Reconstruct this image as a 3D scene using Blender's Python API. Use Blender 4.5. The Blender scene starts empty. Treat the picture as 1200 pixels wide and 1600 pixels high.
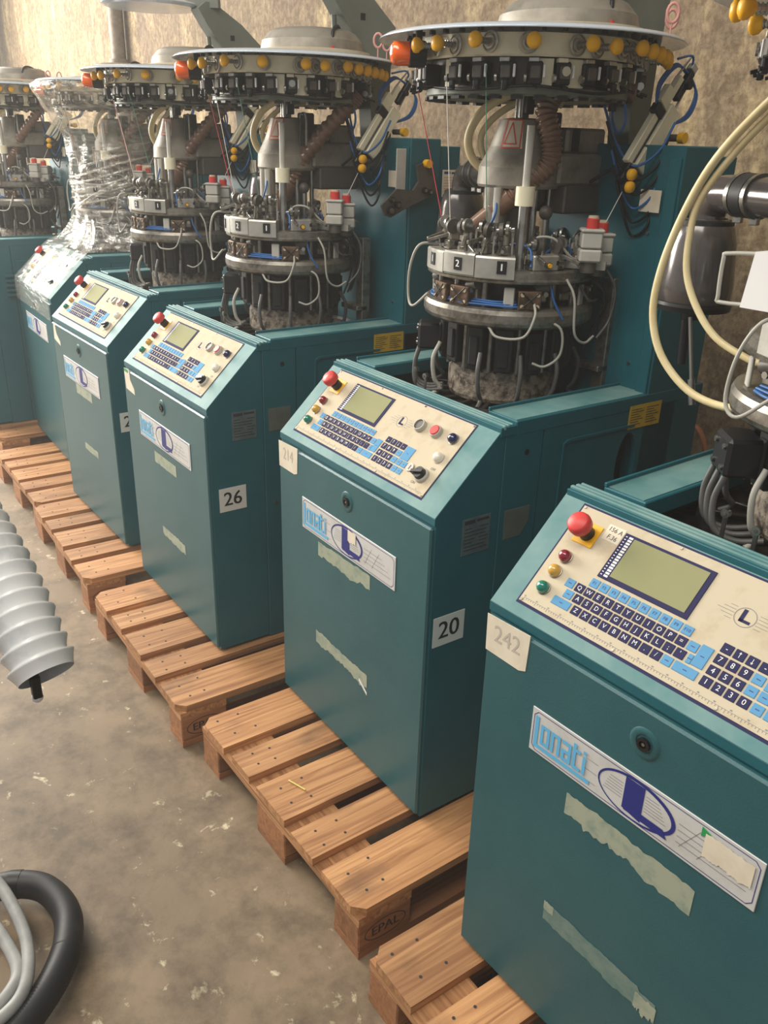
import bpy, math, random
from mathutils import Matrix, Vector
R_ = math.radians
rnd = random.Random(7)
sc = bpy.context.scene
COL = sc.collection

# ------------------------------------------------------------------ camera
CAMPOS = Vector((1.897, -1.1926, 1.6799))
yaw, pit, rol = R_(-54.33), R_(-23.74), R_(1.74)
fw = Vector((math.sin(yaw)*math.cos(pit), math.cos(yaw)*math.cos(pit), math.sin(pit)))
rt = Vector((math.cos(yaw), -math.sin(yaw), 0))
up = rt.cross(fw)
rt2 = rt*math.cos(rol) + up*math.sin(rol)
up2 = -rt*math.sin(rol) + up*math.cos(rol)
cam_d = bpy.data.cameras.new('camera')
cam = bpy.data.objects.new('camera', cam_d)
COL.objects.link(cam)
mw = Matrix.Identity(4)
for i in range(3):
    mw[i][0] = rt2[i]; mw[i][1] = up2[i]; mw[i][2] = -fw[i]; mw[i][3] = CAMPOS[i]
cam.matrix_world = mw
cam_d.sensor_fit = 'VERTICAL'
cam_d.sensor_height = 24.0
cam_d.sensor_width = 18.0
cam_d.lens = 24.0*1325.4/1600.0
cam_d.clip_start = 0.02
sc.camera = cam

# ------------------------------------------------------------------ world, lights, exposure
w = bpy.data.worlds.new('world'); sc.world = w
w.use_nodes = True
bg = w.node_tree.nodes['Background']
bg.inputs[0].default_value = (0.95, 0.97, 1.0, 1)
bg.inputs[1].default_value = 0.235
def area(name, loc, target, sx, sy, energy, color):
    d = bpy.data.lights.new(name, 'AREA'); d.shape = 'RECTANGLE'; d.size = sx; d.size_y = sy
    d.energy = energy; d.color = color
    o = bpy.data.objects.new(name, d); COL.objects.link(o); o.location = loc
    o.rotation_euler = (Vector(target)-Vector(loc)).to_track_quat('-Z', 'Y').to_euler()
    return o
area('gate_daylight', (-6.7, -2.0, 3.1), (-1.5, 0.3, 0.9), 4.5, 3.2, 640, (1.0, 0.95, 0.86))
area('roof_light', (0.1, -2.2, 4.4), (-0.4, 0.1, 0.9), 5.0, 1.2, 115, (1.0, 0.93, 0.82))
vs = sc.view_settings
vs.view_transform = 'Standard'; vs.look = 'None'; vs.exposure = 0.6; vs.gamma = 1.0; vs.use_curve_mapping = False

# ------------------------------------------------------------------ materials
def lin(c):
    return tuple(((x/255)/12.92 if x/255 <= 0.04045 else ((x/255+0.055)/1.055)**2.4) for x in c)
MATS = {}
def mat(name, rgb, rough=0.5, metal=0.0, rgb2=None, scale=8.0, amt=(0.35, 0.7), bump=0.0, bscale=60.0,
        trans=0.0, alpha=1.0, emit=0.0, coat=0.0, stretch=None, detail=4.0, spec=0.5, ior=1.45):
    m = bpy.data.materials.new(name); m.use_nodes = True
    nt = m.node_tree; N = nt.nodes; L = nt.links
    b = N['Principled BSDF']
    c1 = lin(rgb)
    b.inputs['Base Color'].default_value = (*c1, 1)
    b.inputs['Roughness'].default_value = rough
    b.inputs['Metallic'].default_value = metal
    b.inputs['Specular IOR Level'].default_value = spec
    b.inputs['IOR'].default_value = ior
    if trans: b.inputs['Transmission Weight'].default_value = trans
    if alpha < 1: b.inputs['Alpha'].default_value = alpha
    if coat: b.inputs['Coat Weight'].default_value = coat; b.inputs['Coat Roughness'].default_value = 0.15
    if emit:
        b.inputs['Emission Color'].default_value = (*c1, 1); b.inputs['Emission Strength'].default_value = emit
    if rgb2 or bump:
        tc = N.new('ShaderNodeTexCoord'); mp = N.new('ShaderNodeMapping')
        L.new(tc.outputs['Object'], mp.inputs['Vector'])
        if stretch: mp.inputs['Scale'].default_value = stretch
    if rgb2:
        nz = N.new('ShaderNodeTexNoise'); nz.inputs['Scale'].default_value = scale; nz.inputs['Detail'].default_value = detail
        nz.inputs['Roughness'].default_value = 0.65
        L.new(mp.outputs[0], nz.inputs['Vector'])
        cr = N.new('ShaderNodeValToRGB'); cr.color_ramp.elements[0].position = amt[0]; cr.color_ramp.elements[1].position = amt[1]
        cr.color_ramp.elements[0].color = (*c1, 1); cr.color_ramp.elements[1].color = (*lin(rgb2), 1)
        L.new(nz.outputs['Fac'], cr.inputs[0]); L.new(cr.outputs[0], b.inputs['Base Color'])
    if bump:
        nb = N.new('ShaderNodeTexNoise'); nb.inputs['Scale'].default_value = bscale; nb.inputs['Detail'].default_value = 5
        L.new(mp.outputs[0], nb.inputs['Vector'])
        bp = N.new('ShaderNodeBump'); bp.inputs['Strength'].default_value = bump; bp.inputs['Distance'].default_value = 0.01
        L.new(nb.outputs['Fac'], bp.inputs['Height']); L.new(bp.outputs[0], b.inputs['Normal'])
    MATS[name] = m
    return m
mat('teal', (18, 86, 98), 0.42, 0, (32, 98, 107), 5.0, (0.3, 0.75), 0.05, 300)
mat('teal_dusty', (78, 126, 128), 0.6, 0, (122, 154, 150), 7.0, (0.35, 0.75))
mat('teal_door', (34, 84, 91), 0.38, 0, (48, 95, 99), 3.0, (0.3, 0.75), 0.05, 300)
mat('cream', (200, 188, 164), 0.8, 0, (182, 166, 138), 22, (0.5, 0.8), spec=0.1)
mat('ivory_metal', (232, 226, 198), 0.35, 0.05, (212, 204, 176), 14, (0.4, 0.75))
mat('navy', (54, 54, 86), 0.8, spec=0.12)
mat('skyblue', (98, 154, 194), 0.8, spec=0.12)
mat('print_white', (232, 232, 232), 0.55)
mat('print_dark', (52, 50, 54), 0.6)
mat('print_grey', (132, 130, 132), 0.6)
mat('print_navy', (34, 42, 120), 0.5)
mat('print_blue', (96, 178, 222), 0.5)
mat('print_red', (214, 78, 62), 0.5)
mat('pencil', (186, 178, 166), 0.7)
mat('lcd', (140, 142, 104), 0.7, 0, (150, 149, 112), 9, (0.3, 0.7), spec=0.08)
mat('red', (205, 62, 58), 0.42)
mat('lamp_red', (130, 18, 38), 0.12, coat=1.0)
mat('lamp_amber', (205, 160, 62), 0.15, coat=1.0)
mat('lamp_green', (10, 120, 100), 0.12, coat=1.0)
mat('lamp_blue', (22, 22, 72), 0.12, coat=1.0)
mat('lamp_white', (232, 224, 208), 0.3, coat=0.5)
mat('yellow', (244, 182, 30), 0.4)
mat('yellow_label', (206, 168, 44), 0.5, 0, (170, 138, 40), 40, (0.5, 0.7))
mat('orange_glass', (248, 104, 14), 0.14, coat=1.0)
mat('black', (20, 21, 24), 0.42)
mat('black_matt', (17, 17, 18), 0.75, 0, (40, 38, 36), 14, (0.5, 0.8))
mat('oily', (24, 23, 23), 0.35, 0.3, (58, 52, 46), 16, (0.45, 0.75), 0.3, 30)
mat('steel', (178, 176, 170), 0.28, 0.95, (120, 116, 110), 18, (0.5, 0.8))
mat('steel_worn', (150, 145, 136), 0.38, 0.8, (84, 78, 70), 24, (0.45, 0.7))
mat('alu', (190, 188, 180), 0.36, 0.6, (160, 156, 148), 20, (0.4, 0.8))
mat('cast', (150, 144, 132), 0.5, 0.35, (112, 106, 96), 12, (0.45, 0.75))
mat('cast_dark', (98, 94, 88), 0.5, 0.4, (68, 64, 60), 12, (0.45, 0.75))
mat('crust', (158, 146, 130), 0.7, 0.1, (70, 60, 52), 42, (0.42, 0.62), 0.5, 60)
mat('greygreen', (118, 124, 114), 0.5, 0.1, (98, 104, 96), 5, (0.4, 0.8))
mat('lightgrey', (188, 186, 178), 0.5, 0, (164, 160, 150), 16, (0.4, 0.8))
mat('pale_plate', (202, 212, 222), 0.16, 0.1, coat=0.6, alpha=0.85)
mat('cream_hose', (226, 212, 168), 0.38, 0, (214, 192, 140), 10, (0.4, 0.7))
mat('brown_hose', (112, 84, 68), 0.28, 0, (146, 110, 86), 20, (0.4, 0.75), coat=0.4)
mat('grey_hose', (166, 166, 162), 0.45, 0, (136, 136, 134), 12, (0.4, 0.7))
mat('white_hose', (228, 229, 228), 0.35, 0, (176, 182, 188), 14, (0.5, 0.8), coat=0.3)
mat('smoke_plastic', (92, 86, 84), 0.2, 0.15, (64, 60, 60), 9, (0.4, 0.75), coat=0.7)
mat('rubber', (34, 34, 36), 0.5, 0, (62, 58, 54), 18, (0.55, 0.8))
mat('cable_white', (168, 166, 156), 0.45)
mat('cable_grey', (86, 86, 84), 0.45)
mat('cable_blue', (44, 96, 158), 0.4)
mat('cable_black', (16, 16, 18), 0.5)
mat('brass', (118, 96, 76), 0.45, 0.3, (72, 54, 42), 40, (0.4, 0.6))
mat('paper', (226, 216, 196), 0.7, 0, (206, 194, 170), 14, (0.4, 0.75))
mat('white_label', (222, 220, 212), 0.6)
mat('residue', (158, 164, 144), 0.75, 0, (124, 142, 128), 30, (0.45, 0.7))
mat('residue_dark', (112, 132, 122), 0.75, 0, (84, 116, 110), 30, (0.4, 0.7))
mat('nameplate', (112, 128, 130), 0.45, 0.4, (86, 104, 108), 30, (0.4, 0.7))
mat('taupe', (104, 108, 98), 0.6, 0, (84, 92, 86), 20, (0.4, 0.7))
mat('logo_plate', (206, 206, 204), 0.45, 0.1, (186, 184, 178), 14, (0.5, 0.8))
mat('pink', (210, 150, 140), 0.5)
mat('thread_white', (226, 222, 214), 0.7)
mat('thread_red', (196, 56, 70), 0.7)
mat('thread_green', (90, 150, 134), 0.7)
mat('orange_hose', (176, 110, 70), 0.5)
mat('green', (40, 150, 84), 0.6)
mat('straw', (220, 206, 120), 0.7)
mat('pipe_grey', (134, 122, 108), 0.6, 0.2, (104, 92, 80), 20, (0.4, 0.7))

def wood_mat(name, c1, c2, dark):
    m = bpy.data.materials.new(name); m.use_nodes = True
    nt = m.node_tree; N = nt.nodes; L = nt.links; b = N['Principled BSDF']
    b.inputs['Roughness'].default_value = 0.62
    tc = N.new('ShaderNodeTexCoord'); oi = N.new('ShaderNodeObjectInfo')
    ad = N.new('ShaderNodeVectorMath'); ad.operation = 'MULTIPLY_ADD'
    cx = N.new('ShaderNodeCombineXYZ')
    for k in range(3): L.new(oi.outputs['Random'], cx.inputs[k])
    L.new(cx.outputs[0], ad.inputs[0]); ad.inputs[1].default_value = (17, 31, 7); L.new(tc.outputs['Object'], ad.inputs[2])
    mp = N.new('ShaderNodeMapping'); mp.inputs['Scale'].default_value = (34, 1.5, 34); L.new(ad.outputs[0], mp.inputs['Vector'])
    n1 = N.new('ShaderNodeTexNoise'); n1.inputs['Scale'].default_value = 1.6; n1.inputs['Detail'].default_value = 6; n1.inputs['Distortion'].default_value = 1.3
    L.new(mp.outputs[0], n1.inputs['Vector'])
    r1 = N.new('ShaderNodeValToRGB'); e = r1.color_ramp.elements
    e[0].position = 0.3; e[0].color = (*lin(c2), 1); e[1].position = 0.68; e[1].color = (*lin(c1), 1)
    L.new(n1.outputs['Fac'], r1.inputs[0])
    mp2 = N.new('ShaderNodeMapping'); mp2.inputs['Scale'].default_value = (1, 0.45, 1); L.new(ad.outputs[0], mp2.inputs['Vector'])
    n2 = N.new('ShaderNodeTexNoise'); n2.inputs['Scale'].default_value = 9; n2.inputs['Detail'].default_value = 5
    L.new(mp2.outputs[0], n2.inputs['Vector'])
    r2 = N.new('ShaderNodeValToRGB'); e = r2.color_ramp.elements
    e[0].position = 0.58; e[0].color = (0, 0, 0, 1); e[1].position = 0.76; e[1].color = (0.75, 0.75, 0.75, 1)
    L.new(n2.outputs['Fac'], r2.inputs[0])
    mx = N.new('ShaderNodeMixRGB'); L.new(r2.outputs[0], mx.inputs[0]); L.new(r1.outputs[0], mx.inputs[1]); mx.inputs[2].default_value = (*lin(dark), 1)
    hs = N.new('ShaderNodeHueSaturation')
    mr = N.new('ShaderNodeMapRange'); mr.inputs[3].default_value = 0.72; mr.inputs[4].default_value = 1.14
    L.new(oi.outputs['Random'], mr.inputs[0]); L.new(mr.outputs[0], hs.inputs['Value']); L.new(mx.outputs[0], hs.inputs['Color'])
    L.new(hs.outputs[0], b.inputs['Base Color'])
    bp = N.new('ShaderNodeBump'); bp.inputs['Strength'].default_value = 0.25; bp.inputs['Distance'].default_value = 0.004
    L.new(n1.outputs['Fac'], bp.inputs['Height']); L.new(bp.outputs[0], b.inputs['Normal'])
    MATS[name] = m
wood_mat('wood', (204, 152, 102), (146, 96, 58), (88, 64, 46))
wood_mat('wood_block', (176, 122, 80), (140, 92, 58), (84, 62, 46))

def wall_mat():
    m = bpy.data.materials.new('stained_concrete'); m.use_nodes = True
    nt = m.node_tree; N = nt.nodes; L = nt.links; b = N['Principled BSDF']; b.inputs['Roughness'].default_value = 0.9
    tc = N.new('ShaderNodeTexCoord')
    def noise(sc_, stretch, det=6, dist=0.0):
        mp = N.new('ShaderNodeMapping'); mp.inputs['Scale'].default_value = stretch; L.new(tc.outputs['Object'], mp.inputs['Vector'])
        n = N.new('ShaderNodeTexNoise'); n.inputs['Scale'].default_value = sc_; n.inputs['Detail'].default_value = det; n.inputs['Distortion'].default_value = dist
        n.inputs['Roughness'].default_value = 0.7
        L.new(mp.outputs[0], n.inputs['Vector']); return n
    a = noise(1.3, (1, 1, 0.6)); s = noise(4, (1, 1, 0.3), 10, 0.4); f = noise(38, (1, 1, 0.9), 8, 0.2)
    r = N.new('ShaderNodeValToRGB'); e = r.color_ramp.elements
    e[0].position = 0.3; e[0].color = (*lin((116, 100, 82)), 1); e[1].position = 0.7; e[1].color = (*lin((156, 136, 106)), 1)
    L.new(a.outputs['Fac'], r.inputs[0])
    r2 = N.new('ShaderNodeValToRGB'); e = r2.color_ramp.elements
    e[0].position = 0.5; e[0].color = (0, 0, 0, 1); e[1].position = 0.66; e[1].color = (0.8, 0.8, 0.8, 1)
    L.new(s.outputs['Fac'], r2.inputs[0])
    mx = N.new('ShaderNodeMixRGB'); L.new(r2.outputs[0], mx.inputs[0]); L.new(r.outputs[0], mx.inputs[1]); mx.inputs[2].default_value = (*lin((206, 186, 142)), 1)
    r3 = N.new('ShaderNodeValToRGB'); e = r3.color_ramp.elements
    e[0].position = 0.40; e[0].color = (*lin((172, 160, 150)), 1); e[1].position = 0.62; e[1].color = (1, 1, 1, 1)
    L.new(f.outputs['Fac'], r3.inputs[0])
    m2 = N.new('ShaderNodeMixRGB'); m2.blend_type = 'MULTIPLY'; m2.inputs[0].default_value = 0.8
    L.new(mx.outputs[0], m2.inputs[1]); L.new(r3.outputs[0], m2.inputs[2]); L.new(m2.outputs[0], b.inputs['Base Color'])
    bp = N.new('ShaderNodeBump'); bp.inputs['Strength'].default_value = 0.3; bp.inputs['Distance'].default_value = 0.015
    L.new(f.outputs['Fac'], bp.inputs['Height']); L.new(bp.outputs[0], b.inputs['Normal'])
    MATS['wall'] = m
wall_mat()
def floor_mat():
    m = bpy.data.materials.new('worn_concrete'); m.use_nodes = True
    nt = m.node_tree; N = nt.nodes; L = nt.links; b = N['Principled BSDF']; b.inputs['Roughness'].default_value = 0.62
    tc = N.new('ShaderNodeTexCoord')
    def noise(sc_, det=6, dist=0.0, off=0):
        mp = N.new('ShaderNodeMapping'); mp.inputs['Location'].default_value = (off, off*2, 0); L.new(tc.outputs['Object'], mp.inputs['Vector'])
        n = N.new('ShaderNodeTexNoise'); n.inputs['Scale'].default_value = sc_; n.inputs['Detail'].default_value = det; n.inputs['Distortion'].default_value = dist
        n.inputs['Roughness'].default_value = 0.7
        L.new(mp.outputs[0], n.inputs['Vector']); return n
    a = noise(2.2, 10); ch = noise(17, 6, 0.4, 4); dk = noise(5, 10, 0.0, 9); chm = noise(4, 4, 0, 13)
    r = N.new('ShaderNodeValToRGB'); e = r.color_ramp.elements
    e[0].position = 0.32; e[0].color = (*lin((118, 100, 78)), 1); e[1].position = 0.68; e[1].color = (*lin((146, 126, 100)), 1)
    L.new(a.outputs['Fac'], r.inputs[0])
    r2 = N.new('ShaderNodeValToRGB'); e = r2.color_ramp.elements
    e[0].position = 0.63; e[0].color = (0, 0, 0, 1); e[1].position = 0.70; e[1].color = (0.9, 0.9, 0.9, 1)
    ml = N.new('ShaderNodeMath'); ml.operation = 'MULTIPLY_ADD'; L.new(chm.outputs['Fac'], ml.inputs[0]); ml.inputs[1].default_value = 0.24; 
    sb = N.new('ShaderNodeMath'); sb.operation = 'ADD'; sb.inputs[1].default_value = -0.11; L.new(ch.outputs['Fac'], sb.inputs[0]); L.new(sb.outputs[0], ml.inputs[2])
    L.new(ml.outputs[0], r2.inputs[0])
    mx = N.new('ShaderNodeMixRGB'); L.new(r2.outputs[0], mx.inputs[0]); L.new(r.outputs[0], mx.inputs[1]); mx.inputs[2].default_value = (*lin((214, 200, 168)), 1)
    r3 = N.new('ShaderNodeValToRGB'); e = r3.color_ramp.elements
    e[0].position = 0.38; e[0].color = (*lin((168, 164, 156)), 1); e[1].position = 0.56; e[1].color = (1, 1, 1, 1)
    L.new(dk.outputs['Fac'], r3.inputs[0])
    m2 = N.new('ShaderNodeMixRGB'); m2.blend_type = 'MULTIPLY'; m2.inputs[0].default_value = 0.8
    L.new(mx.outputs[0], m2.inputs[1]); L.new(r3.outputs[0], m2.inputs[2]); L.new(m2.outputs[0], b.inputs['Base Color'])
    bp = N.new('ShaderNodeBump'); bp.inputs['Strength'].default_value = 0.15; bp.inputs['Distance'].default_value = 0.006
    L.new(ch.outputs['Fac'], bp.inputs['Height']); L.new(bp.outputs[0], b.inputs['Normal'])
    MATS['floor'] = m
floor_mat()
def film_mat():
    m = bpy.data.materials.new('clear_film'); m.use_nodes = True
    nt = m.node_tree; N = nt.nodes; L = nt.links
    for n in list(N):
        if n.type != 'OUTPUT_MATERIAL': N.remove(n)
    out = [n for n in N if n.type == 'OUTPUT_MATERIAL'][0]
    tr = N.new('ShaderNodeBsdfTransparent'); tr.inputs[0].default_value = (0.96, 0.96, 0.95, 1)
    gl = N.new('ShaderNodeBsdfGlossy'); gl.inputs['Roughness'].default_value = 0.16; gl.inputs[0].default_value = (1, 0.98, 0.94, 1)
    df = N.new('ShaderNodeBsdfDiffuse'); df.inputs[0].default_value = (0.82, 0.78, 0.70, 1)
    m1 = N.new('ShaderNodeMixShader'); m1.inputs[0].default_value = 0.55
    L.new(df.outputs[0], m1.inputs[1]); L.new(gl.outputs[0], m1.inputs[2])
    tc = N.new('ShaderNodeTexCoord'); mp = N.new('ShaderNodeMapping'); mp.inputs['Scale'].default_value = (1, 1, 3.5); L.new(tc.outputs['Object'], mp.inputs[0])
    nz = N.new('ShaderNodeTexNoise'); nz.inputs['Scale'].default_value = 9; nz.inputs['Detail'].default_value = 5; nz.inputs['Distortion'].default_value = 1.5
    L.new(mp.outputs[0], nz.inputs['Vector'])
    lw = N.new('ShaderNodeLayerWeight'); lw.inputs[0].default_value = 0.35
    mr = N.new('ShaderNodeMapRange'); mr.inputs[1].default_value = 0.45; mr.inputs[2].default_value = 0.75; mr.inputs[3].default_value = 0.14; mr.inputs[4].default_value = 0.62
    L.new(nz.outputs['Fac'], mr.inputs[0])
    mxx = N.new('ShaderNodeMath'); mxx.operation = 'MAXIMUM'; L.new(mr.outputs[0], mxx.inputs[0])
    ms = N.new('ShaderNodeMath'); ms.operation = 'MULTIPLY'; ms.inputs[1].default_value = 0.42; L.new(lw.outputs['Facing'], ms.inputs[0])
    L.new(ms.outputs[0], mxx.inputs[1])
    m2 = N.new('ShaderNodeMixShader'); L.new(mxx.outputs[0], m2.inputs[0]); L.new(tr.outputs[0], m2.inputs[1]); L.new(m1.outputs[0], m2.inputs[2])
    bp = N.new('ShaderNodeBump'); bp.inputs['Strength'].default_value = 0.6; bp.inputs['Distance'].default_value = 0.02
    L.new(nz.outputs['Fac'], bp.inputs['Height']); L.new(bp.outputs[0], gl.inputs['Normal'])
    L.new(m2.outputs[0], out.inputs[0])
    MATS['film'] = m
film_mat()

# ------------------------------------------------------------------ mesh builder
def catmull(pts, k=6):
    pts = [Vector(p) for p in pts]
    if len(pts) < 3: return pts
    P = [pts[0]*2-pts[1]] + pts + [pts[-1]*2-pts[-2]]
    out = []
    for i in range(1, len(P)-2):
        a, b, c, d = P[i-1], P[i], P[i+1], P[i+2]
        for j in range(k):
            t = j/k
            out.append(0.5*((2*b)+(c-a)*t+(2*a-5*b+4*c-d)*t*t+(3*b-a-3*c+d)*t**3))
    out.append(pts[-1])
    return out
class MB:
    def __init__(s, m=None, M=None):
        s.v = []; s.f = []; s.mi = []; s.sm = []; s.mats = []; s.cur = 0; s.M = M or Matrix.Identity(4)
        if m: s.use(m)
    def use(s, m):
        if m not in s.mats: s.mats.append(m)
        s.cur = s.mats.index(m); return s
    def add(s, vs, fs, smooth=False, T=None):
        b = len(s.v); M = s.M if T is None else s.M @ T
        s.v += [M @ Vector(p) for p in vs]
        for f in fs:
            s.f.append([i+b for i in f]); s.mi.append(s.cur); s.sm.append(smooth)
        return s
    def box(s, x0, y0, z0, x1, y1, z1, b=0.0, T=None):
        if b <= 0:
            return s.add([(x0,y0,z0),(x1,y0,z0),(x1,y1,z0),(x0,y1,z0),(x0,y0,z1),(x1,y0,z1),(x1,y1,z1),(x0,y1,z1)],
                  [(3,2,1,0),(4,5,6,7),(0,1,5,4),(1,2,6,5),(2,3,7,6),(3,0,4,7)], T=T)
        lo = (x0, y0, z0); hi = (x1, y1, z1); V = []; idx = {}
        for cx in (0, 1):
            for cy in (0, 1):
                for cz in (0, 1):
                    c = (cx, cy, cz)
                    for ax in range(3):
                        p = []
                        for k in range(3):
                            base = hi[k] if c[k] else lo[k]
                            p.append(base if k == ax else base + (-b if c[k] else b))
                        idx[(c, ax)] = len(V); V.append(p)
        F = []
        for ax in range(3):
            o = [k for k in range(3) if k != ax]
            for sgn in (0, 1):
                q = []
                for a_, b_ in ((0,0),(1,0),(1,1),(0,1)):
                    c = [0,0,0]; c[ax] = sgn; c[o[0]] = a_; c[o[1]] = b_; q.append(idx[(tuple(c), ax)])
                F.append(q if (sgn == 1) != (ax == 1) else q[::-1])
        for ax in range(3):
            o = [k for k in range(3) if k != ax]
            for a_ in (0, 1):
                for b_ in (0, 1):
                    c0 = [0,0,0]; c1 = [0,0,0]
                    c0[o[0]] = c1[o[0]] = a_; c0[o[1]] = c1[o[1]] = b_; c1[ax] = 1
                    c0 = tuple(c0); c1 = tuple(c1)
                    q = [idx[(c0, o[0])], idx[(c1, o[0])], idx[(c1, o[1])], idx[(c0, o[1])]]
                    F.append(q)
        for cx in (0, 1):
            for cy in (0, 1):
                for cz in (0, 1):
                    c = (cx, cy, cz); F.append([idx[(c, 0)], idx[(c, 1)], idx[(c, 2)]])
        ctr = Vector(((x0+x1)/2, (y0+y1)/2, (z0+z1)/2)); G = []
        for q in F:
            a_, b_, c_ = (Vector(V[i]) for i in q[:3])
            n = (b_-a_).cross(c_-a_); m_ = sum((Vector(V[i]) for i in q), Vector())/len(q)
            G.append(q if n.dot(m_-ctr) > 0 else q[::-1])
        return s.add(V, G, T=T)
    def prism(s, poly, axis, lo, hi, T=None):
        n = len(poly)
        def P(a, b, h): return {'x': (h, a, b), 'y': (a, h, b), 'z': (a, b, h)}[axis]
        V = [P(a, b, lo) for a, b in poly] + [P(a, b, hi) for a, b in poly]
        area_ = sum(poly[i][0]*poly[(i+1) % n][1]-poly[(i+1) % n][0]*poly[i][1] for i in range(n))
        flip = (area_ < 0) != (axis == 'y')
        F = [list(range(n))[::-1], list(range(n, 2*n))] + [[i, (i+1) % n, n+(i+1) % n, n+i] for i in range(n)]
        if flip: F = [f[::-1] for f in F]
        return s.add(V, F, T=T)
    def cyl(s, p0, p1, r0, r1=None, n=12, caps=True, T=None):
        r1 = r0 if r1 is None else r1
        p0 = Vector(p0); p1 = Vector(p1); d = (p1-p0).normalized()
        a = d.orthogonal().normalized(); b = d.cross(a)
        ring = lambda p, r: [p+(a*math.cos(2*math.pi*i/n)+b*math.sin(2*math.pi*i/n))*r for i in range(n)]
        A = ring(p0, r0); B = ring(p1, r1)
        s.add(A+B, [[i, (i+1) % n, n+(i+1) % n, n+i] for i in range(n)], True, T)
        if caps:
            s.add(A, [list(range(n))[::-1]], False, T); s.add(B, [list(range(n))], False, T)
        return s
    def lathe(s, prof, c=(0, 0), n=32, a0=0, a1=360, smooth=False, T=None):
        full = abs(a1-a0) >= 360; m = n if full else n+1
        angs = [R_(a0+(a1-a0)*i/n) for i in range(m)]
        def ring(r, z): return [(c[0]+r*math.cos(t), c[1]+r*math.sin(t), z) for t in angs]
        cnt = n
        if smooth:
            V = []; F = []
            for r, z in prof: V += ring(r, z)
            for k in range(len(prof)-1):
                for i in range(cnt):
                    j = (i+1) % m; F.append([k*m+i, k*m+j, (k+1)*m+j, (k+1)*m+i])
            s.add(V, F, True, T)
        else:
            for k in range(len(prof)-1):
                V = ring(*prof[k])+ring(*prof[k+1])
                s.add(V, [[i, (i+1) % m, m+(i+1) % m, m+i] for i in range(cnt)], True, T)
        if not full:
            for t, fl in ((angs[0], 0), (angs[-1], 1)):
                V = [(c[0]+r*math.cos(t), c[1]+r*math.sin(t), z) for r, z in prof]
                f = list(range(len(V))); s.add(V, [f[::-1] if fl else f], False, T)
        return s
    def tube(s, pts, r, n=8, k=6, rf=None, closed_caps=True, raw=False, T=None):
        P = [Vector(p) for p in pts] if raw else catmull(pts, k)
        d = [(P[min(i+1, len(P)-1)]-P[max(i-1, 0)]).normalized() for i in range(len(P))]
        a = d[0].orthogonal().normalized(); V = []
        for i, p in enumerate(P):
            a = (a - d[i]*a.dot(d[i])).normalized(); b = d[i].cross(a)
            rr = rf(i, len(P)) if rf else r
            V += [p+(a*math.cos(2*math.pi*j/n)+b*math.sin(2*math.pi*j/n))*rr for j in range(n)]
        F = []
        for i in range(len(P)-1):
            for j in range(n):
                F.append([i*n+j, i*n+(j+1) % n, (i+1)*n+(j+1) % n, (i+1)*n+j])
        s.add(V, F, True, T)
        if closed_caps:
            s.add(V[:n], [list(range(n))[::-1]], False, T); s.add(V[-n:], [list(range(n))], False, T)
        return s
    def sphere(s, c, r, n=12, m=8, sz=1.0, half=False, T=None):
        prof = []
        for k in range(m+1):
            t = (0 if half else -math.pi/2) + (math.pi/2 if half else math.pi)*k/m
            prof.append((max(r*math.cos(t), 1e-5), c[2]+sz*r*math.sin(t)))
        return s.lathe(prof, (c[0], c[1]), n, smooth=True, T=T)
    def mesh(s, name):
        me = bpy.data.meshes.new(name)
        me.from_pydata([tuple(v) for v in s.v], [], s.f)
        for m in s.mats: me.materials.append(MATS[m])
        me.polygons.foreach_set('material_index', s.mi)
        me.polygons.foreach_set('use_smooth', s.sm)
        me.update()
        return me
def link(name, data, parent=None, mtx=None):
    o = bpy.data.objects.new(name, data); COL.objects.link(o)
    if parent: o.parent = parent
    if mtx is not None: o.matrix_local = mtx
    return o
def tag(o, label=None, cat=None, group=None, kind=None):
    if label: o['label'] = label
    if cat: o['category'] = cat
    if group: o['group'] = group
    if kind: o['kind'] = kind
    return o
_tx = {}
def text_geo(t):
    if t not in _tx:
        cu = bpy.data.curves.new('t', 'FONT'); cu.body = t; cu.align_x = 'CENTER'; cu.align_y = 'CENTER'; cu.size = 1.0; cu.resolution_u = 3
        o = bpy.data.objects.new('t', cu); COL.objects.link(o)
        bpy.context.view_layer.update()
        me = bpy.data.meshes.new_from_object(o.evaluated_get(bpy.context.evaluated_depsgraph_get()))
        _tx[t] = ([tuple(v.co) for v in me.vertices], [list(p.vertices) for p in me.polygons])
        bpy.data.objects.remove(o); bpy.data.curves.remove(cu); bpy.data.meshes.remove(me)
    return _tx[t]
def put_text(mb, t, x, y, z, sx, sy=None, rot=0.0, bold=0.0):
    vs, fs = text_geo(t); sy = sy or sx
    for dx in ((0,) if not bold else (-bold, 0, bold)):
        T = Matrix.Translation((x+dx, y, z+dx*0.01)) @ Matrix.Rotation(rot, 4, 'Z') @ Matrix.Diagonal((sx, sy, 1, 1))
        mb.add(vs, fs, False, T)

# ------------------------------------------------------------------ the setting
mb = MB('floor').box(-14, -7, -0.1, 6, 1.35, 0)
tag(link('floor', mb.mesh('floor')), 'worn beige concrete floor with pale chips', kind='structure')
mb = MB('wall').box(-14, 1.2, 0, 6, 1.4, 5.0)
tag(link('wall_back', mb.mesh('wall_back')), 'stained bare concrete back wall', kind='structure')
mb = MB('pipe_grey'); mb.cyl((-4.72, 1.14, 0.0), (-4.72, 1.14, 4.9), 0.05, n=16)
for z in (0.5, 2.08, 3.6): mb.lathe([(0.05, z), (0.068, z), (0.068, z+0.06), (0.05, z+0.06)], (-4.72, 1.14), 16)
tag(link('downpipe', mb.mesh('downpipe')), 'grey vertical pipe on the far part of the concrete wall', 'pipe')

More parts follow.
